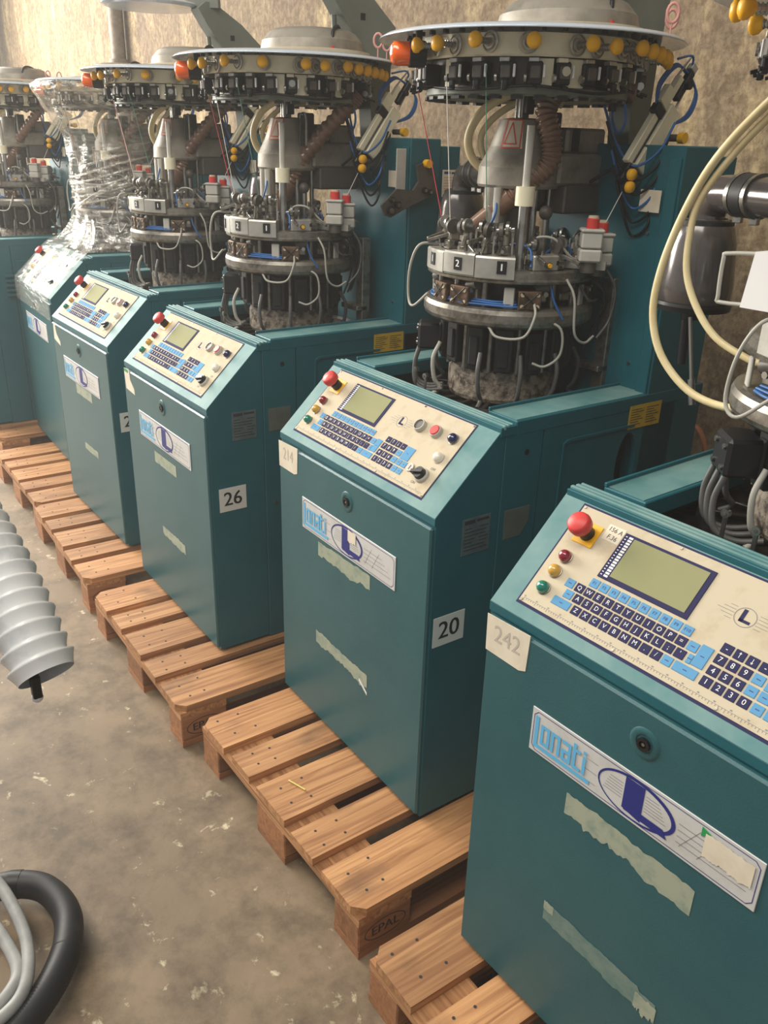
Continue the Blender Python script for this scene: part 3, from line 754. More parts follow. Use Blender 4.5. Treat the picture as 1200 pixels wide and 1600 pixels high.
def build_cylinder(root):
    pan = NM('oily')
    pan.lathe([(1e-5, 1.082), (0.18, 1.082), (0.215, 1.092), (0.222, 1.100), (0.226, 1.092), (0.226, 1.074)], (AX, AY), 40)
    for k in range(18):
        pan.box(0.125, -0.006, -0.003, 0.205, 0.006, 0.007, 0.002, T=RT(k*20+5, 0, 1.086))
    part('drip_pan', pan, root, 'round oily black drip pan')
    b = NM('crust')
    b.lathe([(0.12, 1.086), (0.134, 1.09), (0.138, 1.10), (0.138, 1.152), (0.132, 1.166), (0.11, 1.166)], (AX, AY), 48)
    base = part('base_ring', b, root, 'crusted grey cast ring')
    tm = MB('crust').box(-0.008, -0.011, 0, 0.008, 0.011, 0.024, 0.002).mesh('ring_tooth')
    for k in range(24):
        if rnd.random() < 0.15: continue
        link('ring_tooth', tm, base, TZ @ RT(k*15+rnd.uniform(-3, 3), 0.126, 1.163))
    c = NM('oily').lathe([(0.112, 1.10), (0.112, 1.30), (0.05, 1.30)], (AX, AY), 36)
    cyl = part('needle_cylinder', c, root, 'dark needle cylinder core')
    mbk = MB('black').box(-0.016, -0.021, -0.052, 0.016, 0.021, 0.052, 0.003)
    mbk.use('black_matt').box(0.014, -0.012, -0.04, 0.022, 0.012, 0.03, 0.003)
    mbk = mbk.mesh('actuator_block')
    pm_ = MB('steel_worn').cyl((0, 0, -0.06), (0, 0, 0.06), 0.006, n=8).mesh('guide_post')
    for k in range(14):
        th = k*360/14+8
        link('actuator_block', mbk, cyl, TZ @ RT(th, 0.148, 1.228+rnd.uniform(-0.008, 0.006)))
        link('guide_post', pm_, cyl, TZ @ RT(th+13, 0.150, 1.232))
    # lower ring
    lr = NM('steel_worn')
    lr.lathe([(0.10, 1.286), (0.198, 1.286), (0.206, 1.292), (0.209, 1.300), (0.209, 1.318), (0.205, 1.328), (0.196, 1.331), (0.10, 1.331)], (AX, AY), 56)
    low = part('lower_ring', lr, root, 'worn steel lower ring')
    sb = MB('brass').box(-0.022, -0.027, 0, 0.022, 0.027, 0.042, 0.002)
    sb.use('cream')
    for s_ in (-1, 1):
        for t in (-1, 1): sb.cyl((0.022, s_*0.018, 0.021+t*0.013), (0.0245, s_*0.018, 0.021+t*0.013), 0.0045, n=8)
    sb.use('black')
    for s_ in (-1, 1): sb.cyl((0.0245, -0.02*s_, 0.004), (0.0255, 0.02*s_, 0.04), 0.0016, n=5)
    sb.use('cable_black').box(0.0, -0.0275, 0.004, 0.018, -0.0272, 0.038)
    sb = sb.mesh('selector_box')
    for th in (-99, -79, -29, 35, 95, 150): link('selector_box', sb, low, TZ @ RT(th, 0.176, 1.331))
    wp = MB('lightgrey').box(-0.003, -0.012, 0, 0.003, 0.012, 0.048, 0.002).mesh('guard_plate')
    for th in (-43, -140, 20): link('guard_plate', wp, low, TZ @ RT(th, 0.188, 1.331))
    po = MB('steel_worn').cyl((0, 0, 0), (0, 0, 0.062), 0.0075, n=10).mesh('post')
    for th in (-115, -88, -62, -8, 15, 60, 110, 170): link('post', po, low, TZ @ RT(th, 0.172, 1.331))
    gb = MB('steel_worn').box(-0.02, -0.014, 0, 0.012, 0.014, 0.03, 0.003)
    gb.use('cast_dark').cyl((0.01, -0.016, 0.028), (0.01, 0.016, 0.036), 0.013, n=12)
    gb.use('steel').cyl((0.02, 0.006, 0.02), (0.028, 0.006, 0.02), 0.006, n=8)
    gb = gb.mesh('cam_lever')
    for th in (-70, -18, 5, -125): link('cam_lever', gb, low, TZ @ RT(th, 0.165, 1.345) @ Matrix.Rotation(rnd.uniform(-0.5, 0.5), 4, 'Z'))
    core = NM('oily').lathe([(0.135, 1.331), (0.135, 1.392)], (AX, AY), 36)
    part('core_sleeve', core, low)
    # upper bed
    ub = NM('steel_worn')
    ub.lathe([(0.08, 1.386), (0.192, 1.386), (0.203, 1.389), (0.204, 1.394), (0.198, 1.398), (0.198, 1.412), (0.192, 1.416), (0.08, 1.416)], (AX, AY), 56)
    up_ = part('upper_bed', ub, root, 'steel bed plate')
    for a0, a1, dz in ((-122, -93, 0.0), (-92.3, -67, 0.003), (-66.3, -41, 0.0)):
        sg = NM('alu').lathe([(0.14, 1.396+dz*0.5), (0.203, 1.396+dz*0.5), (0.207, 1.399+dz), (0.207, 1.442+dz), (0.204, 1.446+dz), (0.14, 1.446+dz)], (AX, AY), 10, a0, a1)
        part('cam_housing', sg, up_, 'silver cam housing segment')
    for th, ch in ((-106, '1'), (-79, '2'), (-49, '1')):
        T = TZ @ Matrix.Translation(PP(th, 0.2082, 1.424)) @ Matrix.Rotation(R_(th+90), 4, 'Z') @ Matrix.Rotation(math.pi/2, 4, 'X')
        p = MB('black', T); p.box(-0.011, -0.014, -0.001, 0.011, 0.014, 0.0008, 0.0003); p.use('print_white'); put_text(p, ch, 0, 0, 0.0011, 0.022, bold=0.0007)
        part('number_plate', p, up_, 'black plate with white digit '+ch)
    # feeder fingers on top
    def finger(th, seed, flip):
        r = random.Random(seed); f = MB('steel_worn', TZ @ RT(th, 0.165, 1.446 if th < -41 else 1.416))
        f.box(-0.022, -0.013, 0, 0.016, 0.013, 0.022, 0.003)
        f.use('cast').box(-0.016, -0.009, 0.02, 0.01, 0.009, 0.044, 0.003)
        f.use('steel').cyl((-0.004, -0.02, 0.052), (-0.004, 0.02, 0.056), 0.006, n=8)
        f.use('cast_dark').cyl((0.004, -0.012*flip, 0.052), (0.004, -0.003*flip, 0.053), 0.017, n=16)
        f.use('steel').cyl((0.004, 0.002*flip, 0.058), (0.004, 0.009*flip, 0.058), 0.0155, n=16)
        f.cyl((0.004, 0.009*flip, 0.058), (0.004, 0.0125*flip, 0.058), 0.006, n=10)
        f.use('steel_worn').box(-0.004, -0.004, 0.03, 0.05, 0.003, 0.038, 0.001, T=Matrix.Rotation(r.uniform(-0.7, 0.7), 4, 'Z') @ Matrix.Rotation(r.uniform(-0.2, 0.4), 4, 'Y'))
        f.use('black').box(0.0, -0.02, 0.012, 0.024, -0.012, 0.024, 0.002)
        f.use('lightgrey').cyl((-0.015, 0.016, 0), (-0.015, 0.016, 0.05+r.uniform(0, 0.025)), 0.003, n=8)
        f.use('steel').cyl((0.016, 0.0, 0.010), (0.024, 0.0, 0.010), 0.004, n=8)
        part('feeder_finger', f, up_)
    for i, th in enumerate((-118, -103, -84, -66, -50, -26, -5, 38, 62, 90, 120, 150, 180)): finger(th, i, -1 if i % 2 else 1)
    pins = NM('steel')
    r = random.Random(3)
    for k in range(46):
        th = r.uniform(-135, 70); rr = r.uniform(0.09, 0.19); z0 = 1.446 if (th < -41 and rr > 0.14) else 1.416
        pins.use(r.choice(('steel', 'cast_dark', 'black', 'lightgrey'))).cyl(PP(th, rr, z0), PP(th+r.uniform(-6, 6), rr+r.uniform(-0.008, 0.008), z0+r.uniform(0.012, 0.05)), r.uniform(0.003, 0.006), n=7)
    part('pins', pins, up_)['kind'] = 'stuff'
    # valve block in front of the right-hand plate
    vb = NM('alu', RT(-18, 0.165, 1.416)); vb.box(-0.02, -0.034, 0, 0.022, 0.03, 0.034, 0.003); vb.use('brass').cyl((0.022, 0.0, 0.014), (0.034, 0.0, 0.014), 0.007, n=10); vb.use('yellow').cyl((0.034, 0.0, 0.014), (0.038, 0, 0.014), 0.005, n=10)
    part('valve_block', vb, up_)
    # two grey motor boxes with red caps
    for th, dz in ((10, 0.012), (24, 0.0)):
        g = NM('lightgrey', RT(th, 0.216, 1.425+dz) @ Matrix.Rotation(R_(-50), 4, 'Z'))
        g.box(-0.025, -0.025, 0, 0.025, 0.025, 0.028, 0.004); g.use('lightgrey').box(-0.023, -0.023, 0.030, 0.023, 0.023, 0.064, 0.003); g.box(-0.026, -0.026, 0.064, 0.026, 0.026, 0.072, 0.003)
        g.use('cast_dark').cyl((0, 0, -0.024), (0, 0, 0), 0.018, n=14)
        bx_ = part('solenoid_box', g, up_, 'grey solenoid box with red cap')
        g = NM('red', RT(th, 0.216, 1.425+dz)); g.lathe([(0.014, 0.072), (0.014, 0.092), (0.012, 0.094)], n=14); g.use('cream').lathe([(0.012, 0.094), (0.011, 0.099), (1e-5, 0.0995)], n=14)
        part('red_cap', g, bx_)
    arm = NM('lightgrey'); arm.prism([(0.40, 0.43), (0.52, 0.50), (0.57, 0.54), (0.54, 0.58), (0.40, 0.50)], 'z', 1.418, 1.436)
    part('mounting_arm', arm, up_)
    # centre mechanism above bed
    cm = NM('cast_dark').lathe([(0.075, 1.416), (0.075, 1.44), (0.05, 1.45), (0.05, 1.54), (0.066, 1.555), (0.066, 1.585)], (AX, AY), 28)
    cm.use('steel')
    for th in (-150, -100, -75, -10, 40): cm.cyl(PP(th, 0.075, 1.43), PP(th, 0.075, 1.585), 0.007, n=8)
    cm.use('cast').lathe([(0.03, 0), (0.03, 0.05), (0.024, 0.055), (0.024, 0.16)], n=16, T=Matrix.Translation(PP(-80, 0.085, 1.425)))
    part('dial_shaft', cm, root)
    # dial head
    dh = NM('cast')
    dh.lathe([(0.06, 1.580), (0.094, 1.584), (0.097, 1.590), (0.095, 1.628), (0.088, 1.640), (0.072, 1.672), (0.062, 1.700), (0.054, 1.728), (0.03, 1.732)], (AX, AY), 40)
    head = part('dial_head', dh, root, 'conical cast grey dial head')
    gx = NM('cast'); gx.box(0.275, 0.50, 1.592, 0.435, 0.67, 1.66, 0.006); gx.box(0.29, 0.53, 1.66, 0.42, 0.66, 1.715, 0.006)
    gx.use('cast_dark').box(0.29, 0.52, 1.53, 0.44, 0.66, 1.592, 0.004); gx.use('black').box(0.421, 0.545, 1.665, 0.4255, 0.565, 1.712); gx.use('black').box(0.37, 0.48, 1.70, 0.41, 0.52, 1.745, 0.004)
    part('gearbox', gx, head, 'grey gearbox casting reaching the tower')
    cl = NM('alu'); cl.box(0.322, 0.452, 1.725, 0.346, 0.476, 1.82, 0.002)
    for s_ in (-1, 1): cl.box(0.334+s_*0.006-0.002, 0.449, 1.725, 0.334+s_*0.006+0.002, 0.453, 1.81)
    cl.use('black').box(0.345, 0.455, 1.74, 0.358, 0.480, 1.81, 0.002); cl.box(0.318, 0.446, 1.808, 0.352, 0.482, 1.822, 0.002)
    part('slide_column', cl, head, 'aluminium slide column')
    ws = NM('paper', RT(-62, 0.0, 0) @ Matrix(((0, 0, 1, 0), (1, 0, 0, 0), (0, 1, 0, 0), (0, 0, 0, 1))))
    def conr(z): return 0.0625+(1.70-z)*0.33+0.0015
    G = []; nx_, nz_ = 10, 6
    for j in range(nz_+1):
        z = 1.668+0.06*j/nz_; hw = 0.026-0.008*j/nz_
        for i in range(nx_+1):
            x = -hw+2*hw*i/nx_; G.append((x, z, math.sqrt(conr(z)**2-x*x)))
    ws.add(G, [[j*(nx_+1)+i, j*(nx_+1)+i+1, (j+1)*(nx_+1)+i+1, (j+1)*(nx_+1)+i] for j in range(nz_) for i in range(nx_)], True)
    ws.use('print_red')
    def strip(p, q, wd):
        d = Vector((q[0]-p[0], q[1]-p[1])).normalized(); nrm = Vector((-d.y, d.x))*wd/2; V_ = []
        for k in range(9):
            cx_, cz_ = p[0]+(q[0]-p[0])*k/8, p[1]+(q[1]-p[1])*k/8
            for sg in (1, -1):
                x, z = cx_+nrm.x*sg, cz_+nrm.y*sg; V_.append((x, z, math.sqrt(max(conr(z)**2-x*x, 0))+0.0008))
        ws.add(V_, [[2*k, 2*k+1, 2*k+3, 2*k+2] for k in range(8)])
    for p, q in (((-0.026, 1.6695), (0.022, 1.6695)), ((0.0205, 1.668), (0.0172, 1.728)), ((-0.024, 1.668), (-0.0172, 1.728)), ((-0.018, 1.727), (0.018, 1.727)), ((-0.018, 1.676), (-0.004, 1.722)), ((-0.004, 1.722), (0.012, 1.676)), ((-0.018, 1.6775), (0.012, 1.6775))): strip(p, q, 0.0028)
    part('warning_sticker', ws, head, 'red and white triangular warning sticker')
    rod = NM('steel')
    p = PP(-36.6, 0.15, 0)
    rod.cyl((p[0], p[1], 1.416), (p[0], p[1], 1.555), 0.0115, n=14); rod.use('ivory_metal').cyl((p[0], p[1], 1.552), (p[0], p[1], 1.592), 0.0215, n=18); rod.use('lightgrey').cyl((p[0], p[1], 1.59), (p[0], p[1], 1.715), 0.0085, n=12)
    part('lift_rod', rod, root, 'steel lift rod with pale collar')
    rod = NM('lightgrey'); p = PP(-70, 0.10, 0)
    rod.cyl((p[0], p[1], 1.44), (p[0], p[1], 1.585), 0.009, n=12); rod.use('steel').cyl((p[0], p[1], 1.47), (p[0], p[1], 1.51), 0.013, n=12)
    part('guide_rod', rod, root)
    rod = NM('steel'); p = PP(-5, 0.11, 0); rod.cyl((p[0], p[1], 1.416), (p[0], p[1], 1.53), 0.006, n=10); rod.use('cast_dark').sphere((p[0], p[1], 1.535), 0.016, 12, 8)
    part('guide_rod', rod, root)
    br = NM('steel_worn'); br.box(0.50, 0.62, 1.09, 0.535, 0.65, 1.39, 0.002); br.box(0.44, 0.60, 1.165, 0.535, 0.64, 1.18, 0.002)
    part('rear_bracket', br, root)
    for (u, v) in ((0.25, 0.255), (0.315, 0.235)):
        lv = NM('steel'); lv.box(u-0.004, v-0.0015, 1.075, u+0.004, v+0.0015, 1.150, 0.001); lv.cyl((u, v-0.004, 1.152), (u, v+0.004, 1.152), 0.0075, n=12); lv.use('cast_dark').cyl((u, v-0.005, 1.152), (u, v+0.005, 1.152), 0.003, n=8)
        part('hook_lever', lv, root)

def build_disc(root):
    d = NM('pale_plate')
    d.lathe([(0.20, 1.896), (0.30, 1.893), (0.325, 1.889), (0.334, 1.884), (0.337, 1.880), (0.334, 1.880), (0.322, 1.885), (0.30, 1.889), (0.20, 1.892)], (AX, AY), 72, smooth=True)
    d.use('cast').lathe([(1e-5, 1.9), (0.22, 1.9), (0.22, 1.876), (1e-5, 1.876)], (AX, AY), 48)
    disc = part('yarn_disc', d, root, 'wide round top plate with clear rim')
    hook = MB('black').box(-0.006, -0.004, -0.004, 0.006, 0.004, 0.004, 0.001).mesh('rim_clip')
    for th in range(-128, 60, 9): link('rim_clip', hook, disc, TZ @ RT(th, 0.268, 1.884))
    b = NM('ivory_metal'); n = 16
    b.lathe([(0.246, 1.838), (0.251, 1.838), (0.253, 1.842), (0.255, 1.880), (0.246, 1.880)], (AX, AY), n, 8, 368)
    for k in range(len(b.sm)): b.sm[k] = False
    part('feeder_band', b, disc, 'faceted pale metal band')
    g = NM('greygreen').lathe([(0.13, 1.772), (0.222, 1.768), (0.226, 1.772), (0.226, 1.784), (0.13, 1.79)], (AX, AY), 56)
    low = part('under_plate', g, disc, 'grey notched under plate')
    tm = MB('black').box(-0.01, -0.012, -0.003, 0.008, 0.012, 0.003).mesh('plate_notch')
    for k in range(30): link('plate_notch', tm, low, TZ @ RT(k*12, 0.22, 1.7655))
    iw = NM('cast_dark').lathe([(0.215, 1.784), (0.215, 1.88)], (AX, AY), 40)
    part('inner_drum', iw, disc)
    ms = []
    for v in range(3):
        f = MB('black').box(-0.016, -0.015, -0.024, 0.018, 0.015, 0.018, 0.003)
        f.use('cast_dark').box(0.014, -0.010, -0.014, 0.028, 0.010, 0.010, 0.002)
        f.use('steel').cyl((0.018, -0.017, -0.012), (0.018, -0.022, -0.012), 0.008, n=10)
        f.use('print_white').box(0.020, 0.015, -0.012, 0.026, 0.020, 0.012, 0.0015)
        f.use('black').cyl((0.02, 0.0, -0.026), (0.034, 0.004, -0.030), 0.003, n=6)
        f.use(('steel', 'ivory_metal', 'alu')[v]).box(0.004, -0.014, 0.016, 0.022, 0.006, 0.024, 0.001)
        if v == 1: f.use('steel').cyl((0.028, 0.0, 0.0), (0.032, 0.0, 0.0), 0.009, n=12)
        if v == 2: f.use('black').box(0.02, -0.006, -0.036, 0.03, 0.006, -0.016, 0.002)
        ms.append(f.mesh('yarn_feeder'))
    r = random.Random(5)
    for k in range(27):
        if k % 9 == 5: continue
        link('yarn_feeder', ms[r.randrange(3)], disc, TZ @ RT(-160+k*360/27, 0.232, 1.812))
    pl = MB('ivory_metal').box(0.0, -0.02, -0.028, 0.004, 0.02, 0.024, 0.001).mesh('backing_plate')
    for th in (-84, -36, -20, 6, 60, -125): link('backing_plate', pl, disc, TZ @ RT(th, 0.236, 1.812))
    # yellow knobs on stalks
    kn = MB('alu'); kn.lathe([(0.017, 0.0), (0.017, 0.003), (0.0145, 0.005), (0.0145, 0.002)], n=18); kn.lathe([(0.011, 0.002), (0.011, 0.006), (0.0085, 0.0065), (1e-5, 0.004)], n=14)
    kn.use('steel').cyl((0, 0, 0.004), (0, 0, 0.036), 0.0042, n=8)
    for k in range(5): kn.cyl((0, 0, 0.008+k*0.005), (0, 0, 0.010+k*0.005), 0.0058, n=8)
    kn = kn.mesh('tension_spool')
    yk = MB('yellow').lathe([(0.006, 0.030), (0.0085, 0.034), (0.0118, 0.037), (0.0128, 0.042), (0.0118, 0.046), (0.006, 0.0495), (1e-5, 0.050)], n=16, smooth=True).mesh('yellow_knob')
    YZ = Matrix.Rotation(math.pi/2, 4, 'Y')
    for th, dz, skew in ((-91, 0, -18), (-79, 0, -14), (-61, 0.004, -20), (-44, 0.002, 12), (-22, 0, 14), (-12, -0.002, 16), (4, 0, 0), (11, -0.003, 4), (18, -0.005, 6), (25, -0.007, 8), (33, -0.008, 8), (41, -0.01, 8), (-128, -0.006, -8), (-136, -0.004, -8), (150, 0, 0), (185, 0, 0)):
        T = TZ @ RT(th, 0.254, 1.859+dz) @ Matrix.Rotation(R_(skew), 4, 'Z') @ YZ @ Matrix.Scale(1.18, 4)
        s_ = link('tension_spool', kn, disc, T)
        link('yellow_knob', yk, disc, T)
    # beacon
    bc = NM('black', RT(-100, 0.262, 1.846) @ Matrix.Rotation(R_(-16), 4, 'Z') @ YZ)
    bc.lathe([(1e-5, 0.0), (0.025, 0.0), (0.026, 0.003), (0.026, 0.034), (0.0235, 0.036), (1e-5, 0.036)], n=24)
    bc.box(-0.046, -0.010, 0.008, -0.02, 0.010, 0.020, 0.002)
    be = part('beacon_base', bc, disc, 'black base of the orange beacon')
    bg_ = NM('orange_glass', RT(-100, 0.262, 1.846) @ Matrix.Rotation(R_(-16), 4, 'Z') @ YZ)
    bg_.lathe([(0.0235, 0.036), (0.024, 0.060), (0.022, 0.068), (0.015, 0.074), (1e-5, 0.076)], n=24, smooth=True)
    part('beacon_lens', bg_, be, 'orange beacon lens')
    # dome, gusset, top plate
    dm = NM('cast').lathe([(0.155, 1.895), (0.158, 1.90), (0.150, 1.935), (0.128, 1.958), (0.11, 1.966), (1e-5, 1.970)], (AX+0.05, AY+0.06), 48, smooth=False)
    part('dome_cover', dm, disc, 'shallow grey dome cover')
    part('dome_rim', NM('cream').lathe([(0.17, 1.897), (0.17, 1.909), (0.154, 1.911)], (AX+0.05, AY+0.06), 48), disc)
    gs = NM('greygreen').prism([(0.705, 1.684), (0.685, 1.89), (0.56, 2.05), (0.53, 2.095), (0.56, 2.118), (0.60, 2.118), (0.625, 2.10), (0.705, 2.055), (0.785, 1.99), (0.77, 1.89), (0.765, 1.684)], 'x', 0.385, 0.45)
    gu = part('creel_gusset', gs, root, 'slanted grey-green creel bracket')
    part('gusset_slot', NM('black').box(0.4495, 0.655, 2.0, 0.4506, 0.672, 2.018), gu)
    part('gusset_strut', NM('greygreen').tube([(0.40, 0.60, 1.90), (0.42, 0.58, 2.01)], 0.008, 6), gu)
    tp = NM('pale_plate').lathe([(1e-5, 2.098), (0.165, 2.098), (0.178, 2.104), (0.18, 2.108), (0.174, 2.114), (0.15, 2.12), (1e-5, 2.122)], (AX-0.05, AY-0.05), 48)
    tpp = part('top_plate', tp, gu, 'pale round top plate')
    part('plate_mount', NM('greygreen').prism([(0.33, 0.50), (0.45, 0.62), (0.47, 0.60), (0.36, 0.47)], 'z', 2.10, 2.128), tpp)
    hp = NM('cable_black').tube([PP(10, 0.20, 1.90), PP(14, 0.19, 1.955), PP(30, 0.17, 1.972), PP(60, 0.16, 1.955), PP(75, 0.16, 1.90)], 0.005, 7)
    hp.use('red').cyl(PP(10, 0.20, 1.898), PP(10, 0.20, 1.916), 0.008, n=10)
    part('air_line', hp, disc)
    for th in (30, 48):
        eye = NM('pink')
        c = Vector(PP(th, 0.30, 1.935)); q = []
        for i in range(14):
            t = 2*math.pi*i/13; q.append(c+Vector((0.012*math.cos(t)*math.cos(R_(50)), 0.012*math.cos(t)*math.sin(R_(50)), 0.018*math.sin(t))))
        eye.tube(q, 0.0035, 6, raw=True); eye.cyl((c.x, c.y, 1.89), (c.x, c.y, 1.918), 0.002, n=6)
        part('yarn_eye', eye, disc, 'pink ceramic yarn eye')
    return disc

def build_arm(root):
    a = NM('ivory_metal')
    # local frame in the u=0.55 plane: along direction from bottom (v .612,z1.62) to top (.775,1.84)
    d = Vector((0, 0.163, 0.22)).normalized(); e = Vector((1, 0, 0)); n = d.cross(e)  # n: forward-up side
    O = Vector((0.55, 0.596, 1.607))
    M = Matrix(((d.x, n.x, e.x, O.x), (d.y, n.y, e.y, O.y), (d.z, n.z, e.z, O.z), (0, 0, 0, 1)))   # x along, y across, z toward +u
    a = NM('ivory_metal', M)
    a.box(0.035, -0.012, -0.012, 0.195, 0.027, 0.014, 0.002)
    a.use('ivory_metal').box(0.03, -0.036, -0.012, 0.150, -0.018, 0.006, 0.002); a.use('alu').box(0.03, -0.018, -0.012, 0.155, -0.010, 0.002); a.use('cast_dark').box(0.04, -0.014, 0.0, 0.15, -0.010, 0.006)
    arm = part('yarn_arm', a, root, 'pale slanted yarn arm')
    b = NM('ivory_metal', M); b.prism([(0.175, -0.048), (0.215, -0.048), (0.215, -0.032), (0.250, -0.032), (0.250, -0.018), (0.172, -0.018)], 'z', -0.004, 0.012)
    b.use('ivory_metal').box(0.172, -0.02, -0.004, 0.188, 0.0, 0.012)
    part('arm_bracket', b, arm)
    k = NM('black', M); k.box(-0.01, -0.026, -0.012, 0.034, 0.024, 0.008, 0.003); k.use('cast_dark').cyl((0.012, 0.012, 0.008), (0.012, 0.012, 0.014), 0.014, n=16)
    part('arm_foot', k, arm); k = NM('black', M)
    k.use('black').box(0.215, -0.006, -0.01, 0.285, 0.010, 0.008, 0.002); k.cyl((0.25, 0.002, -0.02), (0.25, 0.002, 0.02), 0.008, n=8); part('arm_clamp', NM('black', M).box(0.15, -0.045, -0.01, 0.172, -0.012, 0.01, 0.002), arm)
    k.use('steel').cyl((0.2, 0.016, 0), (0.29, 0.010, 0), 0.0025, n=6); part('arm_rod', NM('steel', M).cyl((0.25, -0.03, 0.0), (0.31, -0.022, 0), 0.0025, n=6), arm)
    k.use('alu').box(0.285, -0.012, -0.008, 0.30, 0.008, 0.008, 0.001)
    part('arm_tip', k, arm)
    for x, y in ((0.010, -0.012), (-0.012, 0.002)):
        y_ = NM('black', M); y_.cyl((x, y, 0.006), (x, y, 0.012), 0.0145, n=16); y_.use('yellow').lathe([(0.0122, 0.010), (0.0126, 0.020), (0.011, 0.0235), (1e-5, 0.0245)], n=16, smooth=True, T=Matrix.Translation((x, y, 0)))
        part('yellow_button', y_, arm)
    pl = NM('greygreen'); pl.prism([(0.60, 1.605), (0.60, 1.635), (0.66, 1.64), (0.67, 1.72), (0.70, 1.735), (0.715, 1.73), (0.715, 1.59), (0.70, 1.58), (0.68, 1.60)], 'x', 0.525, 0.537)
    pl.use('steel').cyl((0.537, 0.69, 1.64), (0.546, 0.69, 1.64), 0.009, n=10); pl.cyl((0.537, 0.70, 1.61), (0.545, 0.70, 1.61), 0.008, n=10); pl.cyl((0.537, 0.705, 1.68), (0.543, 0.705, 1.68), 0.006, n=8)
    pp = part('arm_plate', pl, arm, 'grey-green mounting plate')
    yk = NM('cast_dark'); yk.cyl((0.53, 0.73, 1.70), (0.57, 0.735, 1.70), 0.008, n=10); yk.use('yellow').cyl((0.57, 0.735, 1.70), (0.585, 0.736, 1.70), 0.012, n=14)
    part('yellow_button', yk, arm)
    cb = NM('cable_blue', M)
    for k_ in range(3):
        cb.tube([(0.28, 0.0, -0.004*k_), (0.27, 0.045+0.004*k_, 0), (0.22, 0.055+0.005*k_, 0.002), (0.17, 0.03, 0.0)], 0.0026, 6)
        cb.tube([(0.28, 0.0, -0.004*k_), (0.262, -0.045-0.004*k_, 0), (0.20, -0.06-0.005*k_, 0.002), (0.16, -0.035, 0.0)], 0.0026, 6)
    cb.tube([(0.285, 0.0, 0.0), (0.30, -0.03, 0.01), (0.255, -0.075, 0.02)], 0.0026, 6)
    part('blue_air_tube', cb, arm, 'coiled blue air tube')

def build_pot(root):
    pt = NM('smoke_plastic'); pc = (-0.115, 0.63)
    pt.lathe([(1e-5, 1.385), (0.060, 1.385), (0.068, 1.392), (0.0725, 1.40), (0.0725, 1.43), (0.064, 1.51), (0.056, 1.54), (0.050, 1.548), (0.040, 1.556)], pc, 36, smooth=True)
    pot = part('filter_pot', pt, root, 'smoky plastic filter pot')
    part('pot_collar', NM('rubber').lathe([(0.050, 1.532), (0.053, 1.534), (0.053, 1.552), (0.046, 1.554)], pc, 32), pot)
    part('pot_base', NM('black').lathe([(0.074, 1.398), (0.076, 1.392), (0.074, 1.382), (0.02, 1.378), (0.018, 1.36), (1e-5, 1.36)], pc, 32), pot)
    el = NM('smoke_plastic').tube([(pc[0], pc[1], 1.545), (pc[0]+0.002, pc[1], 1.572), (pc[0]+0.02, pc[1]-0.006, 1.596), (pc[0]+0.05, pc[1]-0.018, 1.603), (pc[0]+0.16, pc[1]-0.06, 1.604), (0.21, 0.508, 1.603), (0.255, 0.49, 1.603)], 0.034, 20, 5)
    part('pipe_elbow', el, pot, 'smoky plastic pipe elbow')
    dirv = Vector((0.16, -0.06, 0)).normalized(); O = Vector((pc[0]+0.05, pc[1]-0.018, 1.6035))
    cf = NM('rubber').cyl(O+dirv*0.045, O+dirv*0.075, 0.0385, n=24); cf.use('steel')
    for t in (0.033, 0.079): cf.cyl(O+dirv*t, O+dirv*(t+0.010), 0.0395, n=24); cf.box(O.x+dirv.x*t-0.004, O.y+dirv.y*t-0.008, 1.555, O.x+dirv.x*t+0.012, O.y+dirv.y*t+0.004, 1.568, 0.001)
    part('hose_clamps', cf, pot, 'black rubber sleeve with two steel clamps')
    rd = NM('black').cyl((pc[0], pc[1]-0.01, 1.36), (pc[0]+0.006, pc[1]-0.012, 1.27), 0.011, 0.009, n=12)
    rd.use('steel').cyl((pc[0]+0.02, pc[1]-0.03, 1.37), (pc[0]+0.05, pc[1]-0.035, 1.25), 0.004, n=8); rd.use('steel').cyl((pc[0]+0.05, pc[1]-0.035, 1.25), (pc[0]+0.063, pc[1]-0.037, 1.20), 0.0075, n=10)
    part('pot_rod', rd, pot)

